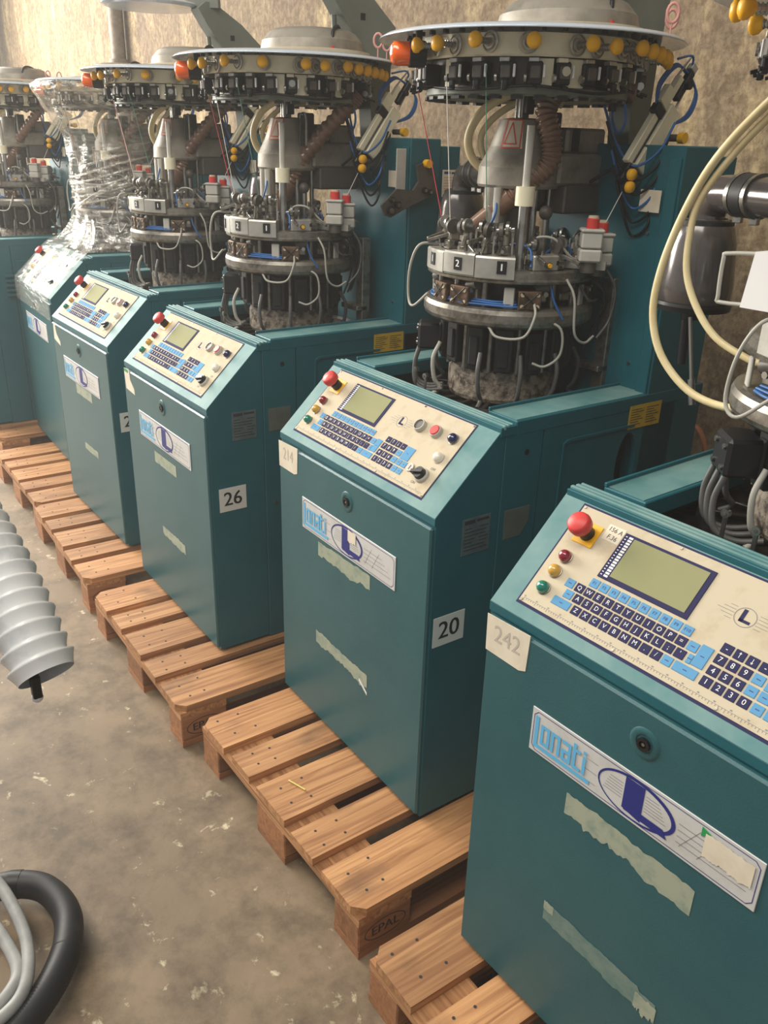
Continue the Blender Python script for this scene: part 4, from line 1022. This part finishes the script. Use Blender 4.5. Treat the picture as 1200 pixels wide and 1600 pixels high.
def build_cables(root):
    r = random.Random(21)
    cg = NM('cable_grey')
    def drop(th, m, r0=0.170, z0=1.20):
        t = NM(m); a = r.uniform(-10, 10)
        t.tube([PP(th, r0, z0+0.02), PP(th+a*0.3, r0+0.018, z0-0.02), PP(th+a*0.6, r0+0.014, z0-0.07), PP(th+a, r0+0.0, 1.105), PP(th+a, r0+0.02, 1.09)], 0.0055, 8)
        part('grey_tube', t, root)
    for th in (-150, -112, -62, -30, 2, 40): drop(th, 'cable_grey' if th != -112 else 'cable_white')
    def cab(m, pts, rad=0.0032, nm='cable'): part(nm, NM(m).tube(pts, rad, 6), root)
    cab('cable_white', [PP(-112, 0.19, 1.455), PP(-112, 0.235, 1.452), PP(-116, 0.252, 1.40), PP(-118, 0.252, 1.33), PP(-112, 0.245, 1.31), PP(-104, 0.22, 1.345)])
    cab('cable_white', [PP(-5, 0.205, 1.40), PP(-2, 0.225, 1.36), PP(0, 0.23, 1.28), PP(8, 0.235, 1.255), PP(18, 0.235, 1.265)])
    cab('cable_grey', [PP(25, 0.235, 1.42), PP(28, 0.26, 1.37), PP(28, 0.255, 1.30), PP(20, 0.24, 1.26)])
    cab('cable_white', [PP(-26, 0.20, 1.345), PP(-27, 0.222, 1.32), PP(-33, 0.226, 1.275), PP(-48, 0.212, 1.27), PP(-55, 0.20, 1.29)])
    cab('cable_white', [PP(-20, 0.19, 1.31), PP(-8, 0.216, 1.29), PP(-6, 0.215, 1.23), PP(-14, 0.20, 1.20), PP(-22, 0.185, 1.205)])
    cab('cable_white', [PP(-28, 0.13, 1.43), PP(-26, 0.15, 1.48), PP(-12, 0.17, 1.485), PP(0, 0.185, 1.45), PP(10, 0.20, 1.42)])
    cab('cable_blue', [PP(-50, 0.10, 1.45), PP(-40, 0.14, 1.47), PP(-30, 0.17, 1.46), PP(-30, 0.19, 1.425)], 0.003)
    cab('cable_blue', [PP(-10, 0.14, 1.45), PP(-4, 0.17, 1.475), PP(4, 0.18, 1.455), PP(0, 0.16, 1.42)], 0.003)
    cab('cable_blue', [PP(-14, 0.19, 1.385), PP(-12, 0.2, 1.35), PP(-6, 0.21, 1.31)], 0.003)
    cab('cable_blue', [PP(-70, 0.10, 1.56), PP(-66, 0.12, 1.53), PP(-72, 0.12, 1.50)], 0.003)
    cab('cable_blue', [(0.52, 0.58, 1.79), (0.535, 0.585, 1.735), (0.515, 0.59, 1.705), (0.485, 0.60, 1.73), (0.48, 0.60, 1.755)], 0.0032)
    part('air_fitting', NM('black').cyl((0.48, 0.60, 1.75), (0.48, 0.60, 1.78), 0.01, n=10).use('alu').cyl((0.48, 0.60, 1.78), (0.48, 0.60, 1.80), 0.007, n=10).use('black').box(0.465, 0.585, 1.795, 0.52, 0.62, 1.81, 0.003), root)
    for k in range(5):
        th = 20+k*9
        cab('cable_black', [PP(th, 0.20, 1.40), PP(th+4, 0.24, 1.36-0.02*k), PP(th+10, 0.22, 1.28), PP(th+8, 0.2, 1.22)], 0.003)
    cab('cable_grey', [PP(15, 0.19, 1.38), PP(20, 0.21, 1.345), PP(35, 0.215, 1.34), PP(48, 0.2, 1.32)], 0.003)
    cab('cable_grey', [(0.37, 0.50, 1.745), (0.405, 0.475, 1.73), (0.415, 0.465, 1.67), (0.405, 0.48, 1.63)], 0.0035)
    cab('cable_white', [(0.37, 0.50, 1.745), (0.425, 0.48, 1.735), (0.435, 0.475, 1.66), (0.415, 0.49, 1.63)], 0.0035)
    cab('cable_black', [(0.44, 0.60, 1.60), (0.49, 0.62, 1.63), (0.53, 0.64, 1.60), (0.56, 0.655, 1.55)], 0.004)
    cab('cable_black', [PP(-100, 0.235, 1.785), PP(-70, 0.245, 1.778), PP(-40, 0.245, 1.786), PP(-10, 0.245, 1.776), PP(20, 0.235, 1.785)], 0.003)
    for k in range(3):
        cab('cable_blue', [PP(-125+q*12, 0.192-0.006*k+0.004*math.sin(q*2+k), 1.337+0.004*k) for q in range(9)], 0.0028)
    for k in range(6):
        z0 = 1.76-0.03*k
        cab('cable_black' if k % 3 else 'cable_blue', [(0.47+0.012*k, 0.585, z0), (0.50+0.01*k, 0.60, z0-0.07), (0.56, 0.60+0.006*k, z0-0.12), (0.60, 0.63, z0-0.09), (0.61-0.01*k, 0.66, z0-0.03)], 0.003)
    part('filter_lump', NM('black').cyl(PP(-160, 0.165, 1.215), PP(-160, 0.20, 1.215), 0.028, n=14), root)
    cb = NM('black'); cb.box(0.14, -0.035, -0.03, 0.20, 0.035, 0.035, 0.006, T=RT(-130, 0.02, 1.225)); cb.use('steel')
    for y in (-0.02, 0.02):
        for z in (-0.015, 0.02): cb.cyl((0.2, y, z), (0.204, y, z), 0.005, n=8, T=RT(-130, 0.02, 1.225))
    part('valve_cluster', cb, root, 'black pneumatic valve cluster')
    for k in range(3):
        y = (-0.026, 0.0, 0.028)[k]; T = RT(-130, 0.02, 1.225)
        q = [T @ Vector(p) for p in ((0.195, y, -0.028), (0.205, y, -0.07), (0.20, y+0.012, -0.115), (0.17, y+0.03, -0.128), (0.13, y+0.045, -0.12))]
        cab('cable_grey', q, 0.0055, 'grey_tube')

def build_hoses(root, straight):
    h = NM('cream_hose')
    h.tube([(0.375, 0.54, 1.775), (0.33, 0.52, 1.79), (0.275, 0.475, 1.782), (0.228, 0.435, 1.745), (0.208, 0.415, 1.69), (0.218, 0.425, 1.64), (0.25, 0.46, 1.605)], 0.0105, 10)
    h.tube([(0.378, 0.545, 1.762), (0.335, 0.53, 1.772), (0.285, 0.49, 1.764), (0.245, 0.455, 1.73), (0.228, 0.437, 1.69), (0.236, 0.445, 1.645), (0.262, 0.475, 1.61)], 0.008, 10)
    part('cream_hose', h, root, 'looped cream rubber hose')
    n = 90
    if straight:
        q = [(0.53, 0.60, 1.80), (0.51, 0.575, 1.765), (0.46, 0.52, 1.69), (0.41, 0.47, 1.61), (0.385, 0.445, 1.545)]
    else:
        q = [(0.52, 0.62, 1.79), (0.46, 0.545, 1.80), (0.41, 0.50, 1.79), (0.405, 0.47, 1.745), (0.425, 0.475, 1.69), (0.43, 0.47, 1.64), (0.405, 0.44, 1.60), (0.375, 0.41, 1.565)]
    b = NM('brown_hose')
    b.tube(q, 0.022, 16, 20, rf=lambda i, m: 0.0225+0.0022*(1 if i % 4 in (0, 1) else -1))
    e = Vector(q[-1]); d = (Vector(q[-1])-Vector(q[-2])).normalized()
    b.use('brown_hose').cyl(e, e+d*0.05, 0.0245, n=16); b.cyl(e+d*0.05, e+d*0.12, 0.019, 0.017, n=14)
    part('ribbed_hose', b, root, 'ribbed brown translucent hose')

def build_yarns(root):
    for m, a, b in (('thread_white', PP(-83, 0.262, 1.82), PP(-101, 0.175, 1.50)), ('thread_green', PP(-62, 0.262, 1.82), PP(-72, 0.13, 1.49)), ('thread_white', (0.55, 0.60, 1.605), PP(22, 0.225, 1.52)), ('thread_red', PP(-132, 0.25, 1.80), PP(-119, 0.175, 1.50))):
        part('yarn', NM(m).cyl(a, b, 0.0011, n=5), root)

def front_extra(root, con, kind):
    """marks, tags and stickers that differ from machine to machine"""
    # residue strips
    if kind == 'A':
        r1 = NM('residue', FM); ragged(r1, 0.218, 0.462, 0.652, 0.699, 3, taper=lambda t: 0.95+0.1*math.sin(9*t), amp=0.010, skew=-0.006); part('tape_residue', r1, con, 'pale torn tape residue')
        r2 = NM('residue_dark', FM); ragged(r2, 0.205, 0.443, 0.395, 0.440, 5, amp=0.005, skew=-0.008, taper=lambda t: 1.0 if t < 0.86 else 0.7); r2.use('residue'); ragged(r2, 0.405, 0.446, 0.392, 0.424, 6, z=0.0009, amp=0.007); ragged(r2, 0.204, 0.226, 0.425, 0.444, 8, z=0.0009, amp=0.003)
        part('tape_residue', r2, con, 'scuffed dark tape residue')
    elif kind in ('B', 'C', 'D'):
        s = {'B': 11, 'C': 12, 'D': 13}[kind]
        r1 = NM('residue', FM)
        if kind == 'B': ragged(r1, 0.206, 0.445, 0.683, 0.724, s, amp=0.006, skew=0.006)
        elif kind == 'C': ragged(r1, 0.24, 0.42, 0.668, 0.708, s, amp=0.002)
        else: ragged(r1, 0.25, 0.44, 0.69, 0.73, s, amp=0.002)
        part('tape_residue', r1, con, 'pale torn tape residue')
        r2 = NM('residue', FM)
        if kind == 'B': ragged(r2, 0.193, 0.442, 0.408, 0.446, s+5, amp=0.010, skew=-0.006)
        elif kind == 'C': ragged(r2, 0.26, 0.45, 0.405, 0.44, s+5, amp=0.009)
        else: ragged(r2, 0.28, 0.44, 0.455, 0.485, s+5, amp=0.004)
        part('tape_residue', r2, con, 'pale torn tape residue')
    # pencil tag at upper left
    num = {'A': '242', 'B': '214'}.get(kind)
    t = NM('paper', FM)
    if num:
        t.prism([(0.004, 0.938), (0.104, 0.942), (0.101, 0.872), (0.086, 0.866), (0.006, 0.867)], 'z', 0.0, 0.0012)
    elif kind == 'C':
        t.prism([(0.012, 0.938), (0.06, 0.942), (0.066, 0.905), (0.098, 0.880), (0.10, 0.862), (0.02, 0.868)], 'z', 0, 0.001)
    elif kind == 'D':
        t.prism([(0.03, 0.935), (0.05, 0.93), (0.06, 0.895), (0.10, 0.868), (0.10, 0.852), (0.02, 0.868)], 'z', 0, 0.001)
    if kind in 'ABCD':
        tg = part('paper_tag', t, con, 'cream paper tag')
        if num:
            p = NM('pencil', FM); put_text(p, num, 0.054, 0.908, 0.0016, 0.042 if kind == 'A' else 0.036, 0.046, 0.02)
            part('pencil_number', p, tg, 'pencilled number '+num)
        if kind == 'C': part('green_tape', NM('green', FM).box(0.014, 0.928, 0.001, 0.05, 0.938, 0.0018), tg)
    # number sticker on the right side
    num = {'B': '20', 'C': '26', 'D': '24'}.get(kind)
    if num:
        s0, zz = (0.012, 0.639) if kind == 'B' else (0.025, 0.632) if kind == 'C' else (0.020, 0.63)
        st = NM('white_label', SM); st.box(s0, zz, 0.0, s0+0.089, zz+0.0755, 0.0012)
        so = part('number_sticker', st, con, 'white sticker with black number '+num)
        p = NM('print_dark', SM); p.use('black'); put_text(p, num, s0+0.0445, zz+0.038, 0.0016, 0.062, 0.062, bold=0.0009)
        part('sticker_number', p, so)
    if kind == 'A':
        p = NM('paper', PM); p.box(0.113, 0.183, 0.003, 0.146, 0.212, 0.0034); lb = None
        lb = part('code_label', p, root_panel(root), 'small beige label reading 156 A F.36')
        q = NM('print_dark', PM); put_text(q, '156 A', 0.1295, 0.204, 0.0037, 0.0115, rot=-0.05); put_text(q, 'F.36', 0.1305, 0.1905, 0.0037, 0.0115, rot=-0.05)
        q.M = TZ @ PM; 
        o = part('label_print', q, root, None)
        o.parent = root_panel(root)
        g = NM('green', FM); g.prism([(0.453, 0.812), (0.471, 0.806), (0.453, 0.796)], 'z', 0.0026, 0.0034); g.use('paper'); ragged(g, 0.460, 0.535, 0.766, 0.806, 31, z=0.0036, amp=0.004)
        part('torn_sticker', g, con, 'torn pale sticker with green corner on the name plate')
    if kind == 'B':
        g = NM('paper', FM); ragged(g, 0.35, 0.385, 0.782, 0.812, 33, z=0.0036, amp=0.003); part('torn_sticker', g, con)
        g = NM('white_label', FM); g.prism([(0.405, 0.407), (0.443, 0.382), (0.443, 0.389), (0.408, 0.415)], 'z', 0, 0.001); part('paper_scrap', g, con)
    if kind == 'E':
        pass
def root_panel(root):
    return [c for c in root.children if c.name.split('.')[0] == 'control_panel'][0]
def root_console(root):
    return [c for c in root.children if c.name.split('.')[0] == 'console'][0]

proto = link('knitting_machine', None)
build_console(proto); build_panel(proto); tower0 = build_frame(proto); build_cylinder(proto); build_disc(proto); build_arm(proto); build_pot(proto); build_cables(proto); build_yarns(proto)
MACH = [('B', (-0.016, -0.168), 0.03, 'teal knitting machine numbered 20, second nearest, with a torn tag on its console'),
        ('A', (0.969, -0.296), 2.34, 'nearest teal knitting machine, pencilled tag 242 on its console'),
        ('C', (-0.958, -0.261), 0.37, 'teal knitting machine with the white number 26 sticker on its side'),
        ('D', (-1.845, -0.258), 1.04, 'dull teal knitting machine standing between number 26 and the film-wrapped one'),
        ('E', (-2.90, -0.14), -1.6, 'teal knitting machine wrapped in clear plastic film'),
        ('F', (-3.734, -0.42), 0.0, 'farthest teal knitting machine with louvred side panel at the left edge')]
roots = {}
SKIPF = ('control_panel', 'side_panel', 'caution_label', 'patch', 'screw_hole', 'data_plate', 'filter_pot', 'warning_sticker', 'creel_gusset')
ms_order = [('B', proto)]
for k, *_ in MACH[1:]:
    roots[k] = copy_tree(proto, None, SKIPF if k == 'F' else ('creel_gusset',) if k == 'E' else ())
roots['B'] = proto
for k, (x, y), a, lb in MACH:
    r_ = roots[k]; r_.location = (x, y, ZB); r_.rotation_euler = (0, 0, R_(a))
    tag(r_, lb, 'knitting machine', 'row of teal knitting machines')
for k in 'ABCDE': front_extra(roots[k], root_console(roots[k]), k)
for k in 'ABCDEF': build_hoses(roots[k], k != 'B')
def kid(root, nm): return [c for c in root.children if c.name.split('.')[0] == nm][0]
kid(roots['B'], 'tower').location.y -= 0.025
kid(roots['B'], 'filter_pot').location.x += 0.06
kid(roots['C'], 'tower').location.y += 0.035
# extra dark bracket on C
bk = NM('cast_dark'); bk.prism([(0.60, 1.47), (0.585, 1.50), (0.64, 1.545), (0.70, 1.54), (0.72, 1.565), (0.71, 1.61), (0.745, 1.62), (0.78, 1.58), (0.79, 1.54), (0.76, 1.52), (0.70, 1.50), (0.62, 1.465)], 'x', W+0.004, W+0.014)
bk.use('steel')
for v, z, q in ((0.615, 1.485, 0.014), (0.64, 1.50, 0.011), (0.74, 1.54, 0.009), (0.76, 1.535, 0.008), (0.62, 1.515, 0.009)): bk.use('black').cyl((W+0.012, v, z), (W+0.022, v, z), q, n=14); bk.use('steel').cyl((W+0.022, v, z), (W+0.026, v, z), q*0.55, n=10)
bo = part('pulley_bracket', bk, roots['C'], 'dark pulley bracket on the tower side')
part('yellow_button', NM('yellow').cyl((W+0.01, 0.745, 1.615), (W+0.03, 0.745, 1.615), 0.012, n=14), bo)
part('pale_upright', NM('lightgrey').box(W+0.002, 0.64, 1.54, W+0.006, 0.675, 1.655, 0.001), bo)
# louvred side of F
lv = NM('teal', SM); lv.box(0.2965, 0.1455, -0.03, 0.85, 1.128, 0, 0.002)
sp = part('side_panel', lv, roots['F'])
dr = NM('teal', SM); dr.box(0.32, 0.21, 0, 0.60, 1.03, 0.006, 0.003); door = part('service_door', dr, sp, 'flat teal service door')
lm = MB('teal').prism([(0.0, 0.0), (0.011, -0.004), (0.011, -0.012), (0.0, -0.016)], 'y', -0.05, 0.05).mesh('louvre')
for vx in (0.385, 0.505):
    for zz in (0.86, 0.885, 0.91, 0.935, 0.96, 0.31, 0.335, 0.36, 0.385, 0.41):
        link('louvre', lm, sp, TZ @ Matrix.Translation((W+0.006, vx if zz < 0.6 else vx-0.085, zz)))
part('latch', NM('steel', SM).cyl((0.545, 1.065, 0), (0.545, 1.065, 0.012), 0.012, n=16).use('black').cyl((0.545, 1.065, 0.012), (0.545, 1.065, 0.014), 0.006, n=10), sp)
part('data_plate', NM('nameplate', SM).box(0.33, 0.74, 0.006, 0.40, 0.82, 0.008), sp)
part('screw', NM('steel', SM).cyl((0.56, 0.66, 0.0), (0.56, 0.66, 0.006), 0.007, n=10), sp)
# nearest machine: long cream hoses, white guard frame and box
A = roots['A']
part('cream_hose', NM('cream_hose').tube([(0.17, 0.47, 1.80), (0.11, 0.45, 1.776), (0.047, 0.45, 1.722), (-0.009, 0.45, 1.652), (-0.049, 0.45, 1.567), (-0.075, 0.45, 1.475), (-0.078, 0.45, 1.393), (-0.046, 0.45, 1.321), (0.023, 0.45, 1.269), (0.099, 0.45, 1.257), (0.163, 0.45, 1.273), (0.21, 0.45, 1.29)], 0.0072, 12), A, 'long looping cream hose at the right edge')
part('cream_hose', NM('cream_hose').tube([(0.10, 0.46, 1.755), (0.03, 0.46, 1.68), (-0.024, 0.46, 1.60), (-0.034, 0.46, 1.536), (-0.026, 0.46, 1.47), (0.008, 0.46, 1.413), (0.056, 0.46, 1.37), (0.123, 0.46, 1.347), (0.15, 0.46, 1.345)], 0.0064, 12), A, 'second cream hose behind the long one')
wf = NM('cable_white').tube([(0.16, 0.40, 1.53), (0.085, 0.40, 1.523), (0.077, 0.40, 1.514), (0.079, 0.40, 1.455), (0.087, 0.40, 1.444), (0.17, 0.40, 1.450)], 0.0035, 8, 4)
part('wire_guard', wf, A, 'bent white wire guard')
part('white_box', NM('print_white').prism([(0.133, 1.445), (0.142, 1.533), (0.21, 1.54), (0.21, 1.445)], 'y', 0.38, 0.42), A, 'white plastic box')

# ------------------------------------------------------------------ plastic film around machine E
film = MB('film')
c0 = Vector((0.334, 0.47)); rows = []
nseg = 72
prof = [(1.878, 0.343), (1.868, 0.360), (1.85, 0.360), (1.82, 0.342), (1.79, 0.324), (1.76, 0.306), (1.73, 0.289), (1.705, 0.273), (1.685, 0.254), (1.668, 0.236), (1.65, 0.224), (1.615, 0.216), (1.58, 0.218), (1.545, 0.213), (1.51, 0.217), (1.475, 0.213), (1.44, 0.216), (1.40, 0.212), (1.36, 0.211), (1.32, 0.213), (1.29, 0.220), (1.25, 0.232), (1.21, 0.245), (1.175, 0.262), (1.15, 0.285)]
V = []; F = []
fr_ = random.Random(9); ph = [fr_.uniform(0, 6.28) for _ in range(12)]
for i, (z, r0) in enumerate(prof):
    for j in range(nseg):
        t = 2*math.pi*j/nseg
        wr = 0.008*math.sin(5*t+ph[0]+z*9)+0.007*math.sin(11*t+ph[1]-z*22)+0.006*math.sin(23*t+ph[2]+z*40)+0.004*math.sin(37*t+ph[3]-z*13)+fr_.uniform(-0.002, 0.002)
        zz = z+0.008*math.sin(7*t+ph[4]+i)+0.006*math.sin(13*t+ph[5])
        k = 0.35 if i < 3 else 1.0
        V.append((c0.x+(r0+wr*k)*math.cos(t), c0.y+(r0+wr*k)*math.sin(t), zz if i > 2 else z))
for i in range(len(prof)-1):
    for j in range(nseg):
        F.append([i*nseg+j, i*nseg+(j+1) % nseg, (i+1)*nseg+(j+1) % nseg, (i+1)*nseg+j])
film.add(V, F, True)
# sheet over the console
V = []; F = []; nu, nv = 30, 26
path = [(-0.012, 0.86), (-0.012, 0.90), (-0.012, 0.94), (-0.006, 0.972), (0.03, 1.005), (0.08, 1.053), (0.13, 1.10), (0.18, 1.142), (0.20, 1.152), (0.225, 1.165), (0.25, 1.195), (0.272, 1.24), (0.282, 1.28)]
pp_ = catmull([(0, a, b) for a, b in path], 2)
for i, p in enumerate(pp_):
    t = i/(len(pp_)-1); sq = 1.0 if t < 0.6 else 1.0-0.5*((t-0.6)/0.4)**1.3
    for j in range(nu+1):
        s = j/nu; x = W/2+(s-0.5)*(W+0.03)*sq
        wv = 0.004*math.sin(26*s+ph[6]+3*t)*(0.3+t)+0.003*math.sin(61*s+ph[7]+8*t)*(0.2+1.5*max(0, t-0.55))+fr_.uniform(-0.001, 0.001)
        V.append((x, p.y-wv*0.5-0.004, p.z+wv+0.004))
for i in range(len(pp_)-1):
    for j in range(nu): F.append([i*(nu+1)+j, i*(nu+1)+j+1, (i+1)*(nu+1)+j+1, (i+1)*(nu+1)+j])
film.add(V, F, True)
fo = link('plastic_film', film.mesh('plastic_film'))
fo.matrix_world = Matrix.Translation((-2.90, -0.14, 0)) @ Matrix.Rotation(R_(-1.6), 4, 'Z')
tag(fo, 'crinkled clear plastic film wound around a knitting machine', 'plastic film')
# folded film rope twisting round the neck
fm = MB('film')
for k in range(7):
    z0 = 1.30+0.045*k; a0 = -140+15*k
    fm.tube([PP(a0+q*22, 0.226+0.004*math.sin(q), z0+0.018*q+0.008*math.sin(k+q)) for q in range(7)], 0.005, 6, 4)
fm.tube([PP(-150, 0.235, 1.25), PP(-120, 0.24, 1.27), PP(-80, 0.236, 1.33), PP(-45, 0.232, 1.40), PP(-20, 0.232, 1.45)], 0.009, 8)
part('film_fold', fm, fo).matrix_local = Matrix.Identity(4)

# ------------------------------------------------------------------ foreground hoses
hw = MB('white_hose')
hp = catmull([(0.722, -0.975, 0.914), (0.678, -0.982, 0.957), (0.624, -0.987, 1.0), (0.551, -0.996, 1.049), (0.453, -1.014, 1.107), (0.323, -1.05, 1.16), (0.15, -1.11, 1.19), (-0.05, -1.18, 1.15), (-0.2, -1.24, 1.0), (-0.28, -1.28, 0.7), (-0.30, -1.30, 0.3), (-0.30, -1.30, 0.0)], 16)
# resample evenly
ac = [0.0]
for i in range(1, len(hp)): ac.append(ac[-1]+(hp[i]-hp[i-1]).length)
N_ = 8; pitch = 0.0255; npt = int(ac[-1]/pitch*N_); q = []; j = 0
for i in range(npt+1):
    s = min(i*pitch/N_, ac[-1]-1e-6)
    while ac[j+1] < s: j += 1
    q.append(hp[j].lerp(hp[j+1], (s-ac[j])/max(ac[j+1]-ac[j], 1e-9)))
hw.tube(q, 0.05, 24, raw=True, rf=lambda i, m: 0.043+0.0115*((i % N_)/N_)**1.3, closed_caps=False)
ho = link('corrugated_hose', hw.mesh('corrugated_hose'))
tag(ho, 'white corrugated hose end hanging at the left edge of the aisle', 'hose')
nb = MB('black').box(-0.012, -0.01, -0.05, 0.012, 0.01, 0.008, 0.003); nb.use('print_white').sphere((0.0, 0.0, -0.05), 0.013, 10, 6)
link('hose_clip', nb.mesh('hose_clip'), ho, Matrix.Translation((0.705, -0.99, 0.905)) @ Matrix.Scale(0.7, 4))
bh = MB('rubber')
bp_ = catmull([(0.13, -1.22, 0.06), (0.19, -1.106, 0.05), (0.214, -1.027, 0.05), (0.267, -0.968, 0.05), (0.361, -0.946, 0.05), (0.447, -0.968, 0.05), (0.517, -1.015, 0.05), (0.575, -1.081, 0.05), (0.612, -1.144, 0.05), (0.66, -1.26, 0.05), (0.70, -1.40, 0.05)], 24)
nb_ = len(bp_)
bh.tube(bp_, 0.036, 18, raw=True, rf=lambda i, m: 0.0315 if i < m*0.52 else 0.031+0.0014*(1 if i % 2 else -1))
bho = link('black_hose', bh.mesh('black_hose'))
tag(bho, 'thick black rubber hose curving on the floor at lower left', 'hose')
bt = MB('black').tube([bp_[46], bp_[50], bp_[54]], 0.0325, 18, 3)
link('hose_tape', bt.mesh('hose_tape'), bho)
for pts, nm, lb in (([(0.02, -1.10, 0.12), (0.161, -1.081, 0.11), (0.28, -1.052, 0.10), (0.398, -1.042, 0.09), (0.484, -1.054, 0.085), (0.547, -1.088, 0.08), (0.582, -1.156, 0.08), (0.60, -1.28, 0.05), (0.60, -1.4, 0.02)], 'grey_hose', 'outer pale grey hose curving inside the black floor hose'),
                    ([(0.20, -1.16, 0.1), (0.32, -1.101, 0.09), (0.402, -1.080, 0.085), (0.479, -1.075, 0.08), (0.522, -1.101, 0.08), (0.548, -1.161, 0.07), (0.56, -1.26, 0.05), (0.56, -1.4, 0.02)], 'grey_hose', 'inner pale grey hose with a sharp bend at lower left')):
    o = link(nm, MB('grey_hose').tube(pts, 0.0135, 12).mesh(nm)); tag(o, lb, 'hose', 'pale grey hoses on the floor')
oh = MB('orange_hose').tube([(0.42, 0.98, 0.92), (0.50, 0.93, 0.93), (0.55, 0.90, 0.89), (0.57, 0.90, 0.80), (0.56, 0.92, 0.5), (0.52, 0.95, 0.012), (0.40, 1.0, 0.012)], 0.008, 8)
tag(link('orange_hose', oh.mesh('orange_hose')), 'thin orange-brown hose behind machine number 20', 'hose')

# ------------------------------------------------------------------ haze volume, added to give the milky veil of light
hz = bpy.data.materials.new('veil_haze'); hz.use_nodes = True
nt = hz.node_tree
for n in list(nt.nodes):
    if n.type != 'OUTPUT_MATERIAL': nt.nodes.remove(n)
out = [n for n in nt.nodes if n.type == 'OUTPUT_MATERIAL'][0]
vsn = nt.nodes.new('ShaderNodeVolumeScatter'); vsn.inputs['Density'].default_value = 0.014; vsn.inputs['Anisotropy'].default_value = 0.2
vsn.inputs['Color'].default_value = (1.0, 0.97, 0.92, 1)
nt.links.new(vsn.outputs[0], out.inputs['Volume'])
MATS['haze'] = hz
hzo = link('veil_haze', MB('haze').box(-13.5, -6.5, 0.002, 5.5, 1.19, 5.0).mesh('veil_haze'))
tag(hzo, 'thin haze volume added for the milky veil of light', 'haze', kind='stuff')
